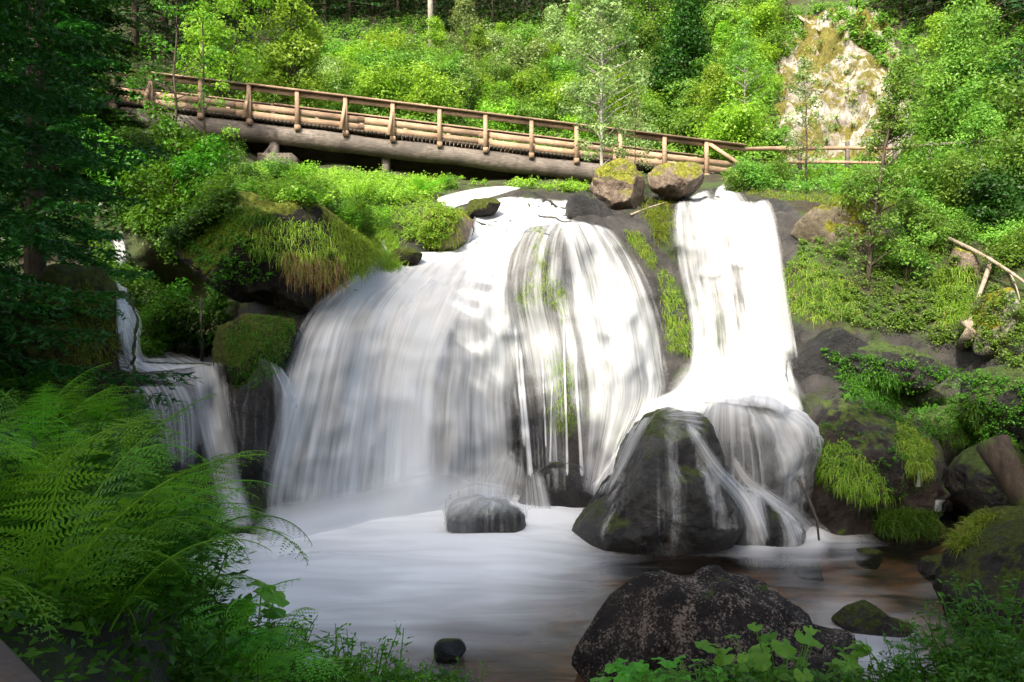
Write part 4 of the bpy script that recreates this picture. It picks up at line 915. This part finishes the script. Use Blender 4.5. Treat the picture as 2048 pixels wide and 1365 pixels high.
hp = [([(1062, 448), (1090, 448), (1095, 520), (1135, 600), (1130, 640), (1090, 600), (1060, 610), (1040, 600), (1070, 520)], 1500, 'pale green grass streaming down the bulge between the falls'),
 ([(1090, 700), (1150, 720), (1160, 870), (1100, 870)], 1100, 'hanging grass in the dark gap under the bulge'),
 ([(1248, 462), (1278, 462), (1312, 520), (1300, 535), (1268, 500)], 900, 'light green tuft on the rock rib between the falls'),
 ([(1310, 535), (1345, 550), (1378, 650), (1378, 705), (1335, 700), (1322, 600)], 1900, 'long grass down the edge of the rock rib'),
 ([(1290, 395), (1345, 410), (1335, 470), (1315, 480), (1285, 430)], 1200, 'tall grass under the propped tan block'),
 ([(1640, 890), (1690, 880), (1760, 950), (1785, 1000), (1720, 1000), (1640, 960)], 2600, 'green grass hanging on the face of the brown boulder'),
 ([(1800, 840), (1858, 885), (1862, 950), (1822, 950), (1790, 880)], 2200, 'grass mane on the right shoulder of the brown boulder'),
 ([(1565, 540), (1605, 505), (1700, 560), (1720, 640), (1620, 640), (1570, 610)], 3600, 'sunlit grass strands on the slope beside the right fall'),
 ([(1700, 740), (1800, 750), (1790, 840), (1700, 800)], 1600, 'shaded grass below the dark ledge'),
 ([(1860, 540), (1940, 530), (1955, 640), (1885, 650)], 2200, 'long bright grass below the crossed dead branches'),
 ([(1890, 800), (1965, 800), (1975, 890), (1900, 890)], 1500, 'grass tuft on the dark rock above the right hollow'),
 ([(1750, 1025), (1872, 1028), (1872, 1068), (1760, 1066)], 2000, 'short grass on the low rock by the inlet'),
 ([(1893, 1050), (1990, 1032), (1930, 1100), (1908, 1100)], 2000, 'short yellow green grass on the hummock at the right'),
 ([(1440, 375), (1560, 385), (1800, 390), (1800, 420), (1560, 400)], 1800, 'grass fringe along the top of the right bank'),
 ([(845, 415), (930, 415), (920, 500), (850, 505)], 1100, 'grass over the pale boulder by the upper cascade')]
for k, (pl, n, lb) in enumerate(hp):
    grasspatch(lb, pl, n, .26 if k not in (4, 9, 13) else .42, .013, 'hang' if k not in (5, 6, 8, 10, 11) else ('grass' if k < 7 else 'grassdark'), 40+k, 2.4 if k not in (4, 11, 12) else 1.1, .25)
grasspatch('soft grassy moss on the rock at the cave mouth', [(450, 665), (500, 635), (596, 622), (570, 720), (520, 775), (470, 780)], 5200, .10, .012, 'grassdark', 60, 1.5, .3)
grasspatch('brown green moss hanging on the pillar by the spruce', [(110, 600), (160, 560), (230, 600), (235, 740), (130, 760)], 3500, .09, .010, 'moss', 61, 2., 0)
grasspatch('yellow moss tufts on the boulder at the bridge end', [(1200, 330), (1255, 325), (1275, 355), (1200, 360)], 900, .07, .02, 'moss', 62, 1.)

# --- hillside bushes: build one of each kind, then copy
HM = 'leafy plants on the grassy mound'
mp_ = [make_herb('feathery leafy plants growing on the grassy mound over the cave', 151+k, 16, .45, .62, .07, 'bush', (0, 0, -60), HM) for k in range(2)]
rq = R(55); used_m = 0
for k in range(42):
    x = rq.uniform(420, 800); Yd = rq.uniform(15.4, 19); h = at_px(x, Yd)
    if h is None or h.z < 4.8: continue
    lb = 'feathery leafy plants growing on the grassy mound over the cave'
    if used_m < 2: mp_[used_m].location = h; used_m += 1
    else: dup(mp_[k % 2], h, rq.uniform(0, 6), rq.uniform(.6, 1.2))
HG = 'bushes on the slope behind the bridge'
protos = []
kinds = [('bush', 'bush'), ('bush', 'bush'), ('lime', 'bush'), ('lime', 'bush'), ('grey', 'bush'), ('bush', 'sap'), ('lime', 'sap'), ('grey', 'sap'), ('dark', 'bush'), ('dark', 'sap')]
for k, (mt, ty) in enumerate(kinds):
    if ty == 'bush': r_ = make_tree('bush', 'x', 'bush', 100+k, 1.8, 1.25, .12, 50, 84, .105, mt, 'bark', .03, .42, nstem=5, sway=.12)
    else: r_ = make_tree('sapling', 'x', 'tree', 100+k, 3.4, 1.05, .14, 52, 74, .10, mt, 'bark', .035, .42, top=.12)
    protos.append(r_)
used = [False]*len(protos)
desc = {('bush', 'bush'): 'leafy green bush', ('lime', 'bush'): 'bright yellow green bush', ('grey', 'bush'): 'grey green bush', ('bush', 'sap'): 'slender green sapling', ('lime', 'sap'): 'bright lime sapling', ('grey', 'sap'): 'pale grey green sapling', ('dark', 'bush'): 'dark green bush', ('dark', 'sap'): 'dark young evergreen tree'}
def place(k, loc, sc, where, group, sz=1.):
    rz = rng.uniform(0, 6.28); mt, ty = kinds[k]; lab = desc[(mt, ty)]+' '+where
    if not used[k]:
        r_ = protos[k]; r_.location = loc; r_.rotation_euler = (0, 0, rz); r_.scale = (sc, sc, sc*sz); r_['label'] = lab; r_['group'] = group; used[k] = True
    else: r_ = dup(protos[k], loc, rz, (sc, sc, sc*sz), lab, group)
    return r_
def region(px, py):
    if px < 640: return 'behind the left half of the bridge'
    if py < 110: return 'high on the slope at the forest edge'
    if px < 900: return 'on the slope behind the middle of the bridge'
    if px < 1250: return 'on the slope left of the slim birch'
    return 'on the slope beside the granite outcrop'
for row, py in enumerate(np.arange(40, 330, 23)):
    for px in np.arange(640, 1570, 62):
        x = px+rng.uniform(-30, 30); y = py+rng.uniform(-10, 10)
        if y > 205+(x-640)*.15+15: continue
        if x > 1470 and y < 330 and y > 60: 
            if rng.rand() < .6: continue
        if (x < 870 and y < 150) or (x < 1300 and y < 125) or (x < 1520 and y < 100): continue
        h = tp(x, y)
        if h is None: continue
        ks = [0, 1, 2, 3, 4, 5, 6, 7]; pr = [.15, .15, .16, .15, .13, .08, .10, .08]
        if 1250 < x < 1420 and 60 < y < 240: ks = [8, 9, 0, 5]; pr = [.35, .2, .25, .2]
        k = rng.choice(ks, p=pr)
        place(k, h-Vector((0, 0, .15)), rng.uniform(.8, 1.35)*(1 if kinds[k][1] == 'bush' else .8), region(x, y), HG+', '+region(x, y))
for (x, y, k, s) in [(700, 160, 2, 1.1), (760, 165, 3, 1.1), (820, 165, 0, 1.0), (930, 110, 6, .55), (1000, 125, 6, .6), (1150, 110, 6, .8), (1180, 120, 2, .8), (1060, 125, 2, .8),
                     (1370, 240, 9, 1.6), (1340, 230, 8, 1.7), (1400, 170, 8, 1.5), (1300, 130, 5, 1.5), (1390, 100, 0, 1.6), (1470, 110, 1, 1.6), (1430, 225, 1, .8), (1480, 270, 5, .6), (1530, 50, 0, 1.2)]:
    h = tp(x, y); place(k, h-Vector((0, 0, .15)), s, region(x, y), HG+', '+region(x, y))
RG = 'bushes on the right hand slope'
def rregion(px, py): return 'above the path at the right edge' if py < 280 else ('below the path right of the falls' if px < 1820 else 'on the steep right bank')
for (x, y, k, s) in [(1870, 295, 0, .9), (1910, 285, 5, 1.), (1970, 290, 0, 1.2), (2040, 300, 1, 1.3), (1880, 220, 6, 1.), (1940, 200, 5, 1.1), (1990, 250, 8, 1.3), (1830, 340, 1, .6),
                     (1560, 360, 0, .35), (1620, 365, 2, .3), (1690, 360, 3, .28), (1740, 365, 4, .3), (1800, 365, 0, .6), (1880, 400, 1, .9), (1940, 430, 0, .9), (2010, 460, 8, .9), (2050, 400, 1, 1.1), (1960, 370, 5, .7), (2020, 540, 0, .6),
                     (1840, 470, 0, .6), (1900, 500, 1, .5), (1500, 140, 0, .6), (1570, 310, 5, .35)]:
    h = tp(x, y); place(k, h-Vector((0, 0, .1)), s, rregion(x, y), RG+', '+rregion(x, y))
for (x, Yd, s, k) in [(1478, 23.2, .48, 1), (1515, 23, .6, 0), (1550, 23.4, .52, 1)]:
    h = at_px(x, Yd); place(k, h-Vector((0, 0, .1)), s, 'at the right end of the bridge by the fall', 'bushes at the right end of the bridge')
LG = 'bushes under the left half of the bridge'
for (x, Yd, s, k) in [(600, 20, .5, 2), (650, 19.5, .45, 3), (700, 19, .35, 0), (755, 19, .35, 2), (560, 20.5, .5, 0), (620, 17.8, .35, 1), (670, 17.4, .3, 8), (730, 20, .4, 3), (500, 20, .55, 1), (840, 24, .35, 3), (900, 26, .35, 0), (590, 17.2, .3, 1), (650, 18.2, .4, 8), (720, 17.6, .28, 2)]:
    h = at_px(x, Yd); place(k, h-Vector((0, 0, .1)), s, 'below the bridge beside the grassy mound' if x < 800 else 'below the bridge by the upper stream', LG)
# shaded shrubs on the left bank
shp = make_tree('bush', 'shaded leafy bush over the left bank of the small falls', 'bush', 131, 1.8, 1.1, .1, 46, 60, .10, 'shade', 'bark', .03, .3, nstem=4, group='shaded bushes on the left bank', loc=at_px(300, 19)-Vector((0, 0, .1)))
for (x, Yd, s) in [(350, 18.5, .9), (400, 18.8, .9), (260, 19.5, 1.1), (330, 20.5, 1.2), (420, 20.5, 1.0), (450, 19.3, .7), (280, 17.5, .8), (240, 21.5, 1.2), (380, 22, 1.1), (310, 18.2, .9)]:
    h = at_px(x, Yd); dup(shp, h-Vector((0, 0, .1)), rng.uniform(0, 6), s)
# small fern tufts among the sunlit parts
fs = make_fern('bright fern growing under the bridge beside the support post', 141, 1.0, 9, 'fern_sun', 'ferns under the bridge', at_px(835, 23.5))
for (x, Yd, s, lb) in [(800, 22.5, .9, None), (860, 24.5, 1., None), (460, 20.5, .9, 'fern in half shade under the left end of the bridge'), (720, 17.6, .6, 'fern at the right tip of the grassy mound'), (1675, 22.5, .9, 'fern below the path fence')]:
    o = fs.copy(); C.objects.link(o); o.location = at_px(x, Yd); o.scale = (s,)*3; o.rotation_euler = (0, 0, rng.uniform(0, 6))
    if lb: o['label'] = lb

# --- individual trees
def base(px, py, dz=-.2): return tp(px, py)+Vector((0, 0, dz))
make_tree('birch_tree', 'slim pale birch rising in front of the bridge above the tan boulder', 'tree', 201, 7.0, 1.25, .15, 130, 80, .10, 'grey', 'barkgrey', .055, .30, loc=at_px(1203, 22.6), top=.5)
make_tree('birch_tree', 'young birch with curved base growing out of the right bank', 'tree', 202, 5.4, .8, .1, 110, 80, .075, 'bush', 'bark', .06, .25, lean=(1.0, .3), loc=base(1735, 570), top=.4)
make_tree('maple_tree', 'bright lime maple clump behind the left half of the bridge', 'tree', 203, 5.6, 2.6, .1, 150, 60, .15, 'lime', 'bark', .07, .5, loc=at_px(560, 32), nstem=3, top=.5)
make_tree('maple_tree', 'bright maple spreading over the bridge near the dark spruces', 'tree', 204, 6.2, 2.2, .15, 130, 60, .14, 'lime', 'bark', .06, .45, loc=at_px(455, 30.5), nstem=2, top=.5)
make_tree('maple_tree', 'thin trunked young maple in front of the left end of the bridge', 'tree', 205, 5.6, 1.1, .1, 34, 40, .10, 'lime', 'bark', .045, .26, loc=at_px(408, 22.5), top=.6)
make_tree('maple_tree', 'half shaded thin maple leaning over the left end of the bridge', 'tree', 206, 6.4, 1.2, .1, 36, 40, .10, 'shade', 'bark', .05, .28, loc=at_px(352, 21.5), top=.7)
make_tree('sapling', 'thin sapling beside the bridge between the birch and the tan block', 'tree', 207, 2.6, .5, .1, 30, 36, .07, 'grey', 'bark', .02, .2, loc=at_px(1270, 22.3), top=.4)
make_tree('sapling', 'spindly sapling standing in front of the path fence', 'tree', 208, 3.6, .7, .1, 46, 40, .08, 'grey', 'bark', .03, .22, loc=at_px(1612, 23.5), top=.4)
make_tree('rowan_tree', 'leafy tree at the right edge catching the sun against dark forest', 'tree', 209, 5.2, 1.5, .1, 120, 60, .11, 'bush', 'bark', .06, .4, loc=base(1900, 270), top=.3, nstem=2)
make_tree('birch_tree', 'thin pale stemmed birch beside the granite outcrop', 'tree', 210, 5., 1.1, .15, 80, 50, .10, 'bush', 'barkgrey', .04, .35, loc=base(1490, 285), top=.3)
make_tree('bush', 'dense shrub leaning over the right bank behind the curved birch', 'bush', 211, 1.5, .9, .1, 50, 60, .07, 'bush', 'bark', .03, .25, loc=base(1810, 560), nstem=4)

# forest behind
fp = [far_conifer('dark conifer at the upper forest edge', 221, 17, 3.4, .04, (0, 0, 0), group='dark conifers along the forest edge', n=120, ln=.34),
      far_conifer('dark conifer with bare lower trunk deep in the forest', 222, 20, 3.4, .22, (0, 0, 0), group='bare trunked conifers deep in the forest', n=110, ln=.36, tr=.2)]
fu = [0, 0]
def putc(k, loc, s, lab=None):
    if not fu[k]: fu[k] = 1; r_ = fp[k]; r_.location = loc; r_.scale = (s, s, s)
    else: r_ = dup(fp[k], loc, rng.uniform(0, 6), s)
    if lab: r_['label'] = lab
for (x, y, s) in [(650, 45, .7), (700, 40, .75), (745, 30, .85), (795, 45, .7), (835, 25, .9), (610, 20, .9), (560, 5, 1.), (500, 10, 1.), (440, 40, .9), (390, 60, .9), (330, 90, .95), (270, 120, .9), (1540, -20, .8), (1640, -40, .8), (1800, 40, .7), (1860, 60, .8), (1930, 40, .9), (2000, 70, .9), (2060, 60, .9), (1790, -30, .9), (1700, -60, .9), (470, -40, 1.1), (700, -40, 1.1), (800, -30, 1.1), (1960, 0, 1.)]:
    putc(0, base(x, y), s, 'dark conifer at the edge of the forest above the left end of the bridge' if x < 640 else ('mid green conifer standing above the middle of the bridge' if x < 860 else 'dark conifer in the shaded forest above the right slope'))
for (x, y, s) in [(895, 62, .55), (940, 52, .6), (985, 60, .5), (1030, 48, .62), (1085, 56, .55), (1130, 50, .6), (1180, 58, .5), (1225, 48, .6), (1275, 55, .55), (1330, 50, .6), (1385, 55, .5), (1440, 45, .6), (1500, 40, .6), (870, 80, .5)]:  # low conifers put in as a dark band for the shaded forest interior
    putc(0, base(x, y), s, 'low dark conifer added to darken the forest edge above the bright bushes')
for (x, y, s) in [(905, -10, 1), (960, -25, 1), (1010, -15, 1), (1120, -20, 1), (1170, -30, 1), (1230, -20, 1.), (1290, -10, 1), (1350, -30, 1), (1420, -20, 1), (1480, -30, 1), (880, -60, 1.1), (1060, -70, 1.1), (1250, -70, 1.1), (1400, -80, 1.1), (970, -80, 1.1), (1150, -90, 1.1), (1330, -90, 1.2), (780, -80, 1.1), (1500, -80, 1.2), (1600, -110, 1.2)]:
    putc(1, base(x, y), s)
for (x, y, r_, lb) in [(862, 105, .15, 'pale straight trunk standing out above the bridge'), (1046, 25, .13, 'pale trunk in the forest, left one of a close pair'), (1056, 28, .15, 'pale trunk in the forest, right one of a close pair'), (1003, 35, .10, 'thin grey trunk left of the close pair of trunks'), (978, 30, .06, 'very thin dark trunk in the forest edge'), (1088, 10, .2, 'reddish trunk right of the close pair of trunks')]:
    b_ = base(x, y); t_ = thing('forest_tree', lb, 'tree', b_); g = G(); tube(g, [(0, 0, -.5), (-.05, 0, 5), (-.1, 0, 11), (0, 0, 17)], [r_, r_*.9, r_*.7, .03], 10); mk('trunk', g, M['barkgrey' if r_ != .2 and r_ != .06 else 'bark'], t_, True)
    cs = [np.array([rng.normal()*1.2, rng.normal()*1.2, rng.uniform(9, 17)]) for _ in range(40)]; mk('crown', clumpcrown(rng, cs, .7, 40, .2), M['bush'], t_)

# spruces on the left
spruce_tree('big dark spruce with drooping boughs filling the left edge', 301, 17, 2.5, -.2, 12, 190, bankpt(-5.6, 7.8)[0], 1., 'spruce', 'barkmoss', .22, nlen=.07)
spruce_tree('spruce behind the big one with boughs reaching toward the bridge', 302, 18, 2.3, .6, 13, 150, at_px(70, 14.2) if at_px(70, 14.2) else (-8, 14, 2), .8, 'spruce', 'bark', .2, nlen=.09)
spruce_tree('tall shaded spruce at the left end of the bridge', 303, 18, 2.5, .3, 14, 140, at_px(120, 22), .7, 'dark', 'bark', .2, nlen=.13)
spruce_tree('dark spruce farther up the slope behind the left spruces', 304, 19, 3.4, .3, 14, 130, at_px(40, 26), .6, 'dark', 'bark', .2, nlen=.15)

# --- dead wood
def branch(name, label, pts, r, mat='dead', cat='branch'):
    g = G(); n = len(pts); W_ = [Vector(p) for p in pts]; o0 = W_[0].copy(); tube(g, [w_-o0 for w_ in W_], np.linspace(r, r*.55, n), 9)
    o = mk(name, g, M[mat], smooth=True); o.location = o0; tag(o, label, cat); return o
def bp(px, py, off=.15):
    h = tp(px, py); d = (h-CAM).normalized(); return h-d*off
def line(a, b, n=5, off=.2, bow=.0):
    bow *= .2
    A_, B_ = bp(*a, off), bp(*b, off); return [A_.lerp(B_, k/(n-1))+Vector((0, -bow*math.sin(math.pi*k/(n-1)), bow*math.sin(math.pi*k/(n-1)))) for k in range(n)]
branch('branch', 'long bare dead branch slanting down the right bank', line((1898, 478), (2070, 580), bow=.3), .05)
branch('branch', 'broken dead branch crossing the long one on the right bank', line((1985, 515), (1940, 640), bow=.25), .06)
branch('branch', 'twisted weathered root stump on the right bank', [bp(1925, 690, .1), bp(1940, 665, .3), bp(1938, 648, .35), bp(1925, 645, .3)], .12)
branch('branch', 'thin dead twig with side shoots at the right edge', line((2015, 540), (2040, 600), bow=.2), .02)
branch('branch', 'fallen pale stick on the granite outcrop top', line((1594, 32), (1640, 62)), .09)
branch('branch', 'fallen grey stick across the middle of the outcrop', line((1625, 180), (1715, 200), bow=.2), .07)
branch('branch', 'short pale log lying in the grass below the path fence', line((1650, 362), (1685, 360)), .07)
branch('branch', 'dead stick lying between the tan block and the rock rib', line((1262, 430), (1335, 405), bow=.1), .03)
branch('branch', 'thin dead stem standing at the mouth of the cave', [bp(403, 725, .2), P(405, 680, 15.2), P(402, 640, 15.4), P(404, 590, 15.6)], .035, 'deaddark')
branch('branch', 'dark twig curving into the pool beside the brown boulder', [P(1597, 960, 13.9), P(1618, 1000, 13.7), P(1634, 1040, 13.6), P(1638, 1082, 13.5)], .03, 'deaddark')
branch('log', 'thick leaning log with peeling bark at the right edge', [P(1985, 885, 13.2), P(2010, 930, 13), P(2035, 980, 12.8), P(2070, 1060, 12.7)], .26, 'barkmoss', 'log')
branch('tree_stump', 'reddish broken stump in the bushes of the right bank', [bp(1915, 415, 0), bp(1908, 395, .3), bp(1900, 380, .3)], .2, 'bark', 'stump')

# --- near bank plants
FG = 'ferns massed on the near left bank'
fproto = [make_fern('lush green fern on the near left bank', 401+k, .82, 9+k % 3, 'fern', FG, (0, 0, -50)) for k in range(5)]
spots = []
rf = R(77)
while len(spots) < 95:
    Yd = rf.uniform(2.6, 9.2); X = (-1.32-(Yd-5)*.60 if Yd > 5 else -1.32+(5-Yd)*.35)-rf.uniform(-.45, 2.6)
    if abs(X) < .35*Yd*.5 and Yd < 4: continue
    if X/Yd > -.245: continue
    h, n = bankpt(X, Yd)
    if h is None: continue
    if all((X-a)**2+(Yd-b)**2 > .17**2*(1+.1*Yd) for a, b, _ in spots): spots.append((X, Yd, h))
for k, (X, Yd, h) in enumerate(spots):
    o = fproto[k] if k < 5 else fproto[k % 5].copy()
    if k >= 5: C.objects.link(o)
    pxx = 1024+X/Yd*F
    o.location = h; s = rf.uniform(.75, 1.15); o.scale = (s, s, s); o.rotation_euler = (rf.normal()*.12, rf.normal()*.12, rf.uniform(0, 6.28))
    o['label'] = 'lush green fern '+('at the waterside edge of the left bank' if pxx > 380 else ('among the ferns near the left edge' if pxx < 160 else 'in the middle of the left fern bank'))+(' close to the handrail' if Yd < 4.2 else (' below the mossy pillar' if Yd > 7 else ''))
    o['group'] = FG+' '+str(o['label'])[17:]
hb = make_herb('leafy green herb among the ferns on the left bank', 421, 9, .32, .5, .06, 'shade', (0, 0, -50), 'herbs among the ferns on the left bank')
hb2 = make_herb('leafy herb with cut leaves', 422, 12, .36, .5, .042, 'herb', (0, 0, -50), None)
hl = []; rh = R(31)
while len(hl) < 40:
    Yd = rh.uniform(3.5, 9); X = (-1.32-(Yd-5)*.60 if Yd > 5 else -1.32+(5-Yd)*.35)-rh.uniform(-.4, 2.4)
    if X/Yd > -.25: continue
    h, n = bankpt(X, Yd)
    if h: hl.append(h)
for (x_, Y_) in [(-1.5, 3.3), (-1.25, 3.4), (-1.1, 3.7), (-1.9, 3.2), (-1.35, 4.1), (-.95, 4.3), (-1.6, 3.7), (-2., 3.8)]: hl.append(bankpt(x_, Y_)[0])
for k, h in enumerate(hl):
    if k == 0: hb.location = h
    else: dup(hb, h, rh.uniform(0, 6), rh.uniform(.8, 1.3))
first = True
for (x, Yd, s) in [(560, 5.3, 1.), (600, 5.0, .95), (650, 5.2, 1.05), (700, 5.25, 1.2), (740, 5.1, 1.15), (790, 5.3, .9), (620, 4.7, .9), (680, 4.6, .9), (760, 4.8, .8), (830, 5.1, .8), (860, 5.3, .8), (920, 5.3, .8), (800, 4.8, .9), (890, 4.9, .7), (660, 4.9, 1.1), (560, 4.8, 1.1), (580, 4.6, 1.), (540, 5.0, 1.), (980, 5.2, .5), (520, 5.5, .8), (1250, 5.3, .55), (1320, 5.3, .6), (1190, 5.3, .5)]:
    h, n = bankpt((x-1024)/F*Yd, Yd); lb = 'leafy herb with finely cut leaves '+('at the left foot of the picture by the foam' if x < 640 else ('rising in front of the white pool' if x < 900 else 'in front of the large lichen rock'))
    if first: hb2.location = h; hb2.scale = (s,)*3; hb2['label'] = lb; hb2['group'] = lb; first = False
    else: dup(hb2, h, rh.uniform(0, 6), s, lb, lb)
for (x, Yd, s, h_, lb, n) in [(1570, 5.8, .55, .66, 'large leaved green plant in front of the lichen rock', 34), (1400, 5.7, .36, .32, 'lower lobed leaf plant left of the large leaved one', 22), (1290, 5.6, .28, .28, 'small lobed leaf plant at the left foot of the lichen rock', 14), (790, 5.2, .2, .34, 'round leaved plant among the cut leaved herbs', 6),
                              (500, 5.6, .3, .75, 'broad leaved plant hanging over the foam at the fern bank tip', 9), (470, 5.2, .3, .62, 'broad leaved plant low on the waterside of the ferns', 9), (430, 6.3, .3, .75, 'broad leaved plant at the upper tip of the fern bank', 8), (90, 4.3, .4, .45, 'dark broad leaves in the lower left shade', 10), (390, 4.4, .25, .25, 'single broad leaved plant below the ferns', 6)]:
    X = (x-1024)/F*Yd; h, nn_ = bankpt(X, Yd)
    make_broad(lb, int(x), n, s, .095 if x > 1000 else .12, 'broad', h, None, h_*1.05)
hr = make_herb('feathery leafed plant over the stream in the right corner', 431, 12, .42, .62, .055, 'shade', (0, 0, -50), 'feathery plants in the right corner'); first = True
for (x, Yd, s) in [(1830, 5.4, .9), (1900, 5.3, 1.05), (1960, 5.4, 1.1), (2020, 5.2, 1.25), (1780, 5.3, .75), (1870, 5.0, .8), (1940, 5.0, .9), (2000, 4.9, 1.), (2050, 5.6, 1.2), (1720, 5.2, .6)]:
    h, n = bankpt((x-1024)/F*Yd, Yd)
    if first: hr.location = h; hr.scale = (s,)*3; first = False
    else: dup(hr, h, rh.uniform(0, 6), s)
g = G(); rg = R(91); B = []; D = []
for _ in range(240):
    X = rg.uniform(2.3, 3.6); Yd = rg.uniform(4.6, 5.5); h, n = bankpt(X, Yd); B.append(np.array(h)); D.append(np.array([-.3, 0, 1.])+rg.normal(size=3)*.3)
blades(g, np.array(B), np.array(D), .75, .014, 1.3, rg, seg=5); tag(mk('grass', g, M['shade']), 'long arching grass blades in the lower right corner', None, None, 'stuff')
# ground litter leaves on near bank
g = G(); rg = R(92); n = 60000; X = rg.uniform(-5.5, 3.8, n); Yd = rg.uniform(2.2, 9.4, n); keep = []
for a in range(n):
    z_ = bank_z(np.array([X[a]]), np.array([Yd[a]]))[0]
    if z_ > .25 and (z_-CZ)/Yd[a] < -.05: keep.append((X[a], Yd[a], z_+rg.uniform(.05, .2)))
k_ = np.array(keep); leaves(g, k_, np.array([0, -.2, 1])+rg.normal(size=(len(k_), 3))*.4, .036+.004*k_[:, 1], rg, .55)
tag(mk('ground_cover', g, M['shade']), 'small green leaves covering the near bank', None, None, 'stuff')

# --- tall trees standing behind the viewpoint; they shade the pool and the left falls
SH = [(-16.5, 25, 2.6), (-13, 23.5, 2.6), (-10.2, 22.3, 2.4), (-7.6, 21, 2.4), (-5.2, 18.3, 2.2), (-2.8, 19, 2.2), (-.4, 19.6, 2.2), (2., 18, 2.2), (4.4, 18, 2.2), (7, 18, 2.2)]
for k, (X, Hh, r_) in enumerate([(a, b, c*1.12) for a, b, c in SH]):
    gz = bankpt(min(max(X, -13), 7), -3)[0].z
    root = thing('beech_tree', 'tall beech in the row of trees behind the viewpoint', 'tree', (X, -3, gz), 0, 'trees behind the viewpoint'); rs = R(500+k); g = G(); gw = G()
    Hh -= gz; tube(gw, [(0, 0, -1), (0, 0, Hh*.5), (0, 0, Hh*.95)], [.3, .2, .03], 10); cs = []
    for q in range(230):
        f = rs.uniform(0, 1); z_ = Hh*(.22+.75*f); pr_ = (1-max(0, f-.55)/.45*.75); a = rs.uniform(0, 6.28); d = r_*pr_*rs.uniform(.1, .85)**.6; cs.append(np.array([math.cos(a)*d, math.sin(a)*d*.8, z_]))
    mk('trunk', gw, M['bark'], root, True); mk('crown', clumpcrown(rs, cs, .9, 60, .48, .7), M['bush'], root)
#PLANTS_END

# ------------------------------------------------------------------ world, sun, camera
sdir = Vector((.30, .72, -.70)).normalized()
w = bpy.data.worlds.new('World'); bpy.context.scene.world = w; w.use_nodes = True
bg = w.node_tree.nodes['Background']; sky = w.node_tree.nodes.new('ShaderNodeTexSky'); sky.sky_type = 'NISHITA'; sky.sun_disc = False
el = math.asin(-sdir.z); sky.air_density = .7; sky.dust_density = 4; sky.ozone_density = .6; sky.sun_elevation = el; sky.sun_rotation = math.atan2(-sdir.x, -sdir.y)
w.node_tree.links.new(sky.outputs[0], bg.inputs[0]); bg.inputs[1].default_value = .15
ld = bpy.data.lights.new('sun', 'SUN'); ld.energy = 2.2; ld.angle = math.radians(.53); ld.color = (1, .965, .91)
lo = bpy.data.objects.new('sun', ld); C.objects.link(lo); lo.rotation_euler = sdir.to_track_quat('-Z', 'Y').to_euler(); lo.location = (-10, -20, 30)
cd = bpy.data.cameras.new('camera'); cd.lens = 30; cd.sensor_width = 36; cd.clip_end = 500; cd.clip_start = .05
co = bpy.data.objects.new('camera', cd); C.objects.link(co); co.location = (0, 0, CZ); co.rotation_euler = (math.radians(90), 0, 0)
sc = bpy.context.scene; sc.camera = co
sc.view_settings.view_transform = 'Standard'; sc.view_settings.look = 'None'; sc.view_settings.gamma = 1; sc.view_settings.exposure = 1.72
sc.view_settings.use_white_balance = True; sc.view_settings.white_balance_temperature = 7100; sc.view_settings.white_balance_tint = 6
sc.render.engine = 'CYCLES'; cy = sc.cycles
cy.max_bounces = 7; cy.diffuse_bounces = 3; cy.glossy_bounces = 2; cy.transmission_bounces = 3; cy.transparent_max_bounces = 16
cy.use_denoising = True; cy.sample_clamp_indirect = 6; cy.caustics_reflective = False; cy.caustics_refractive = False
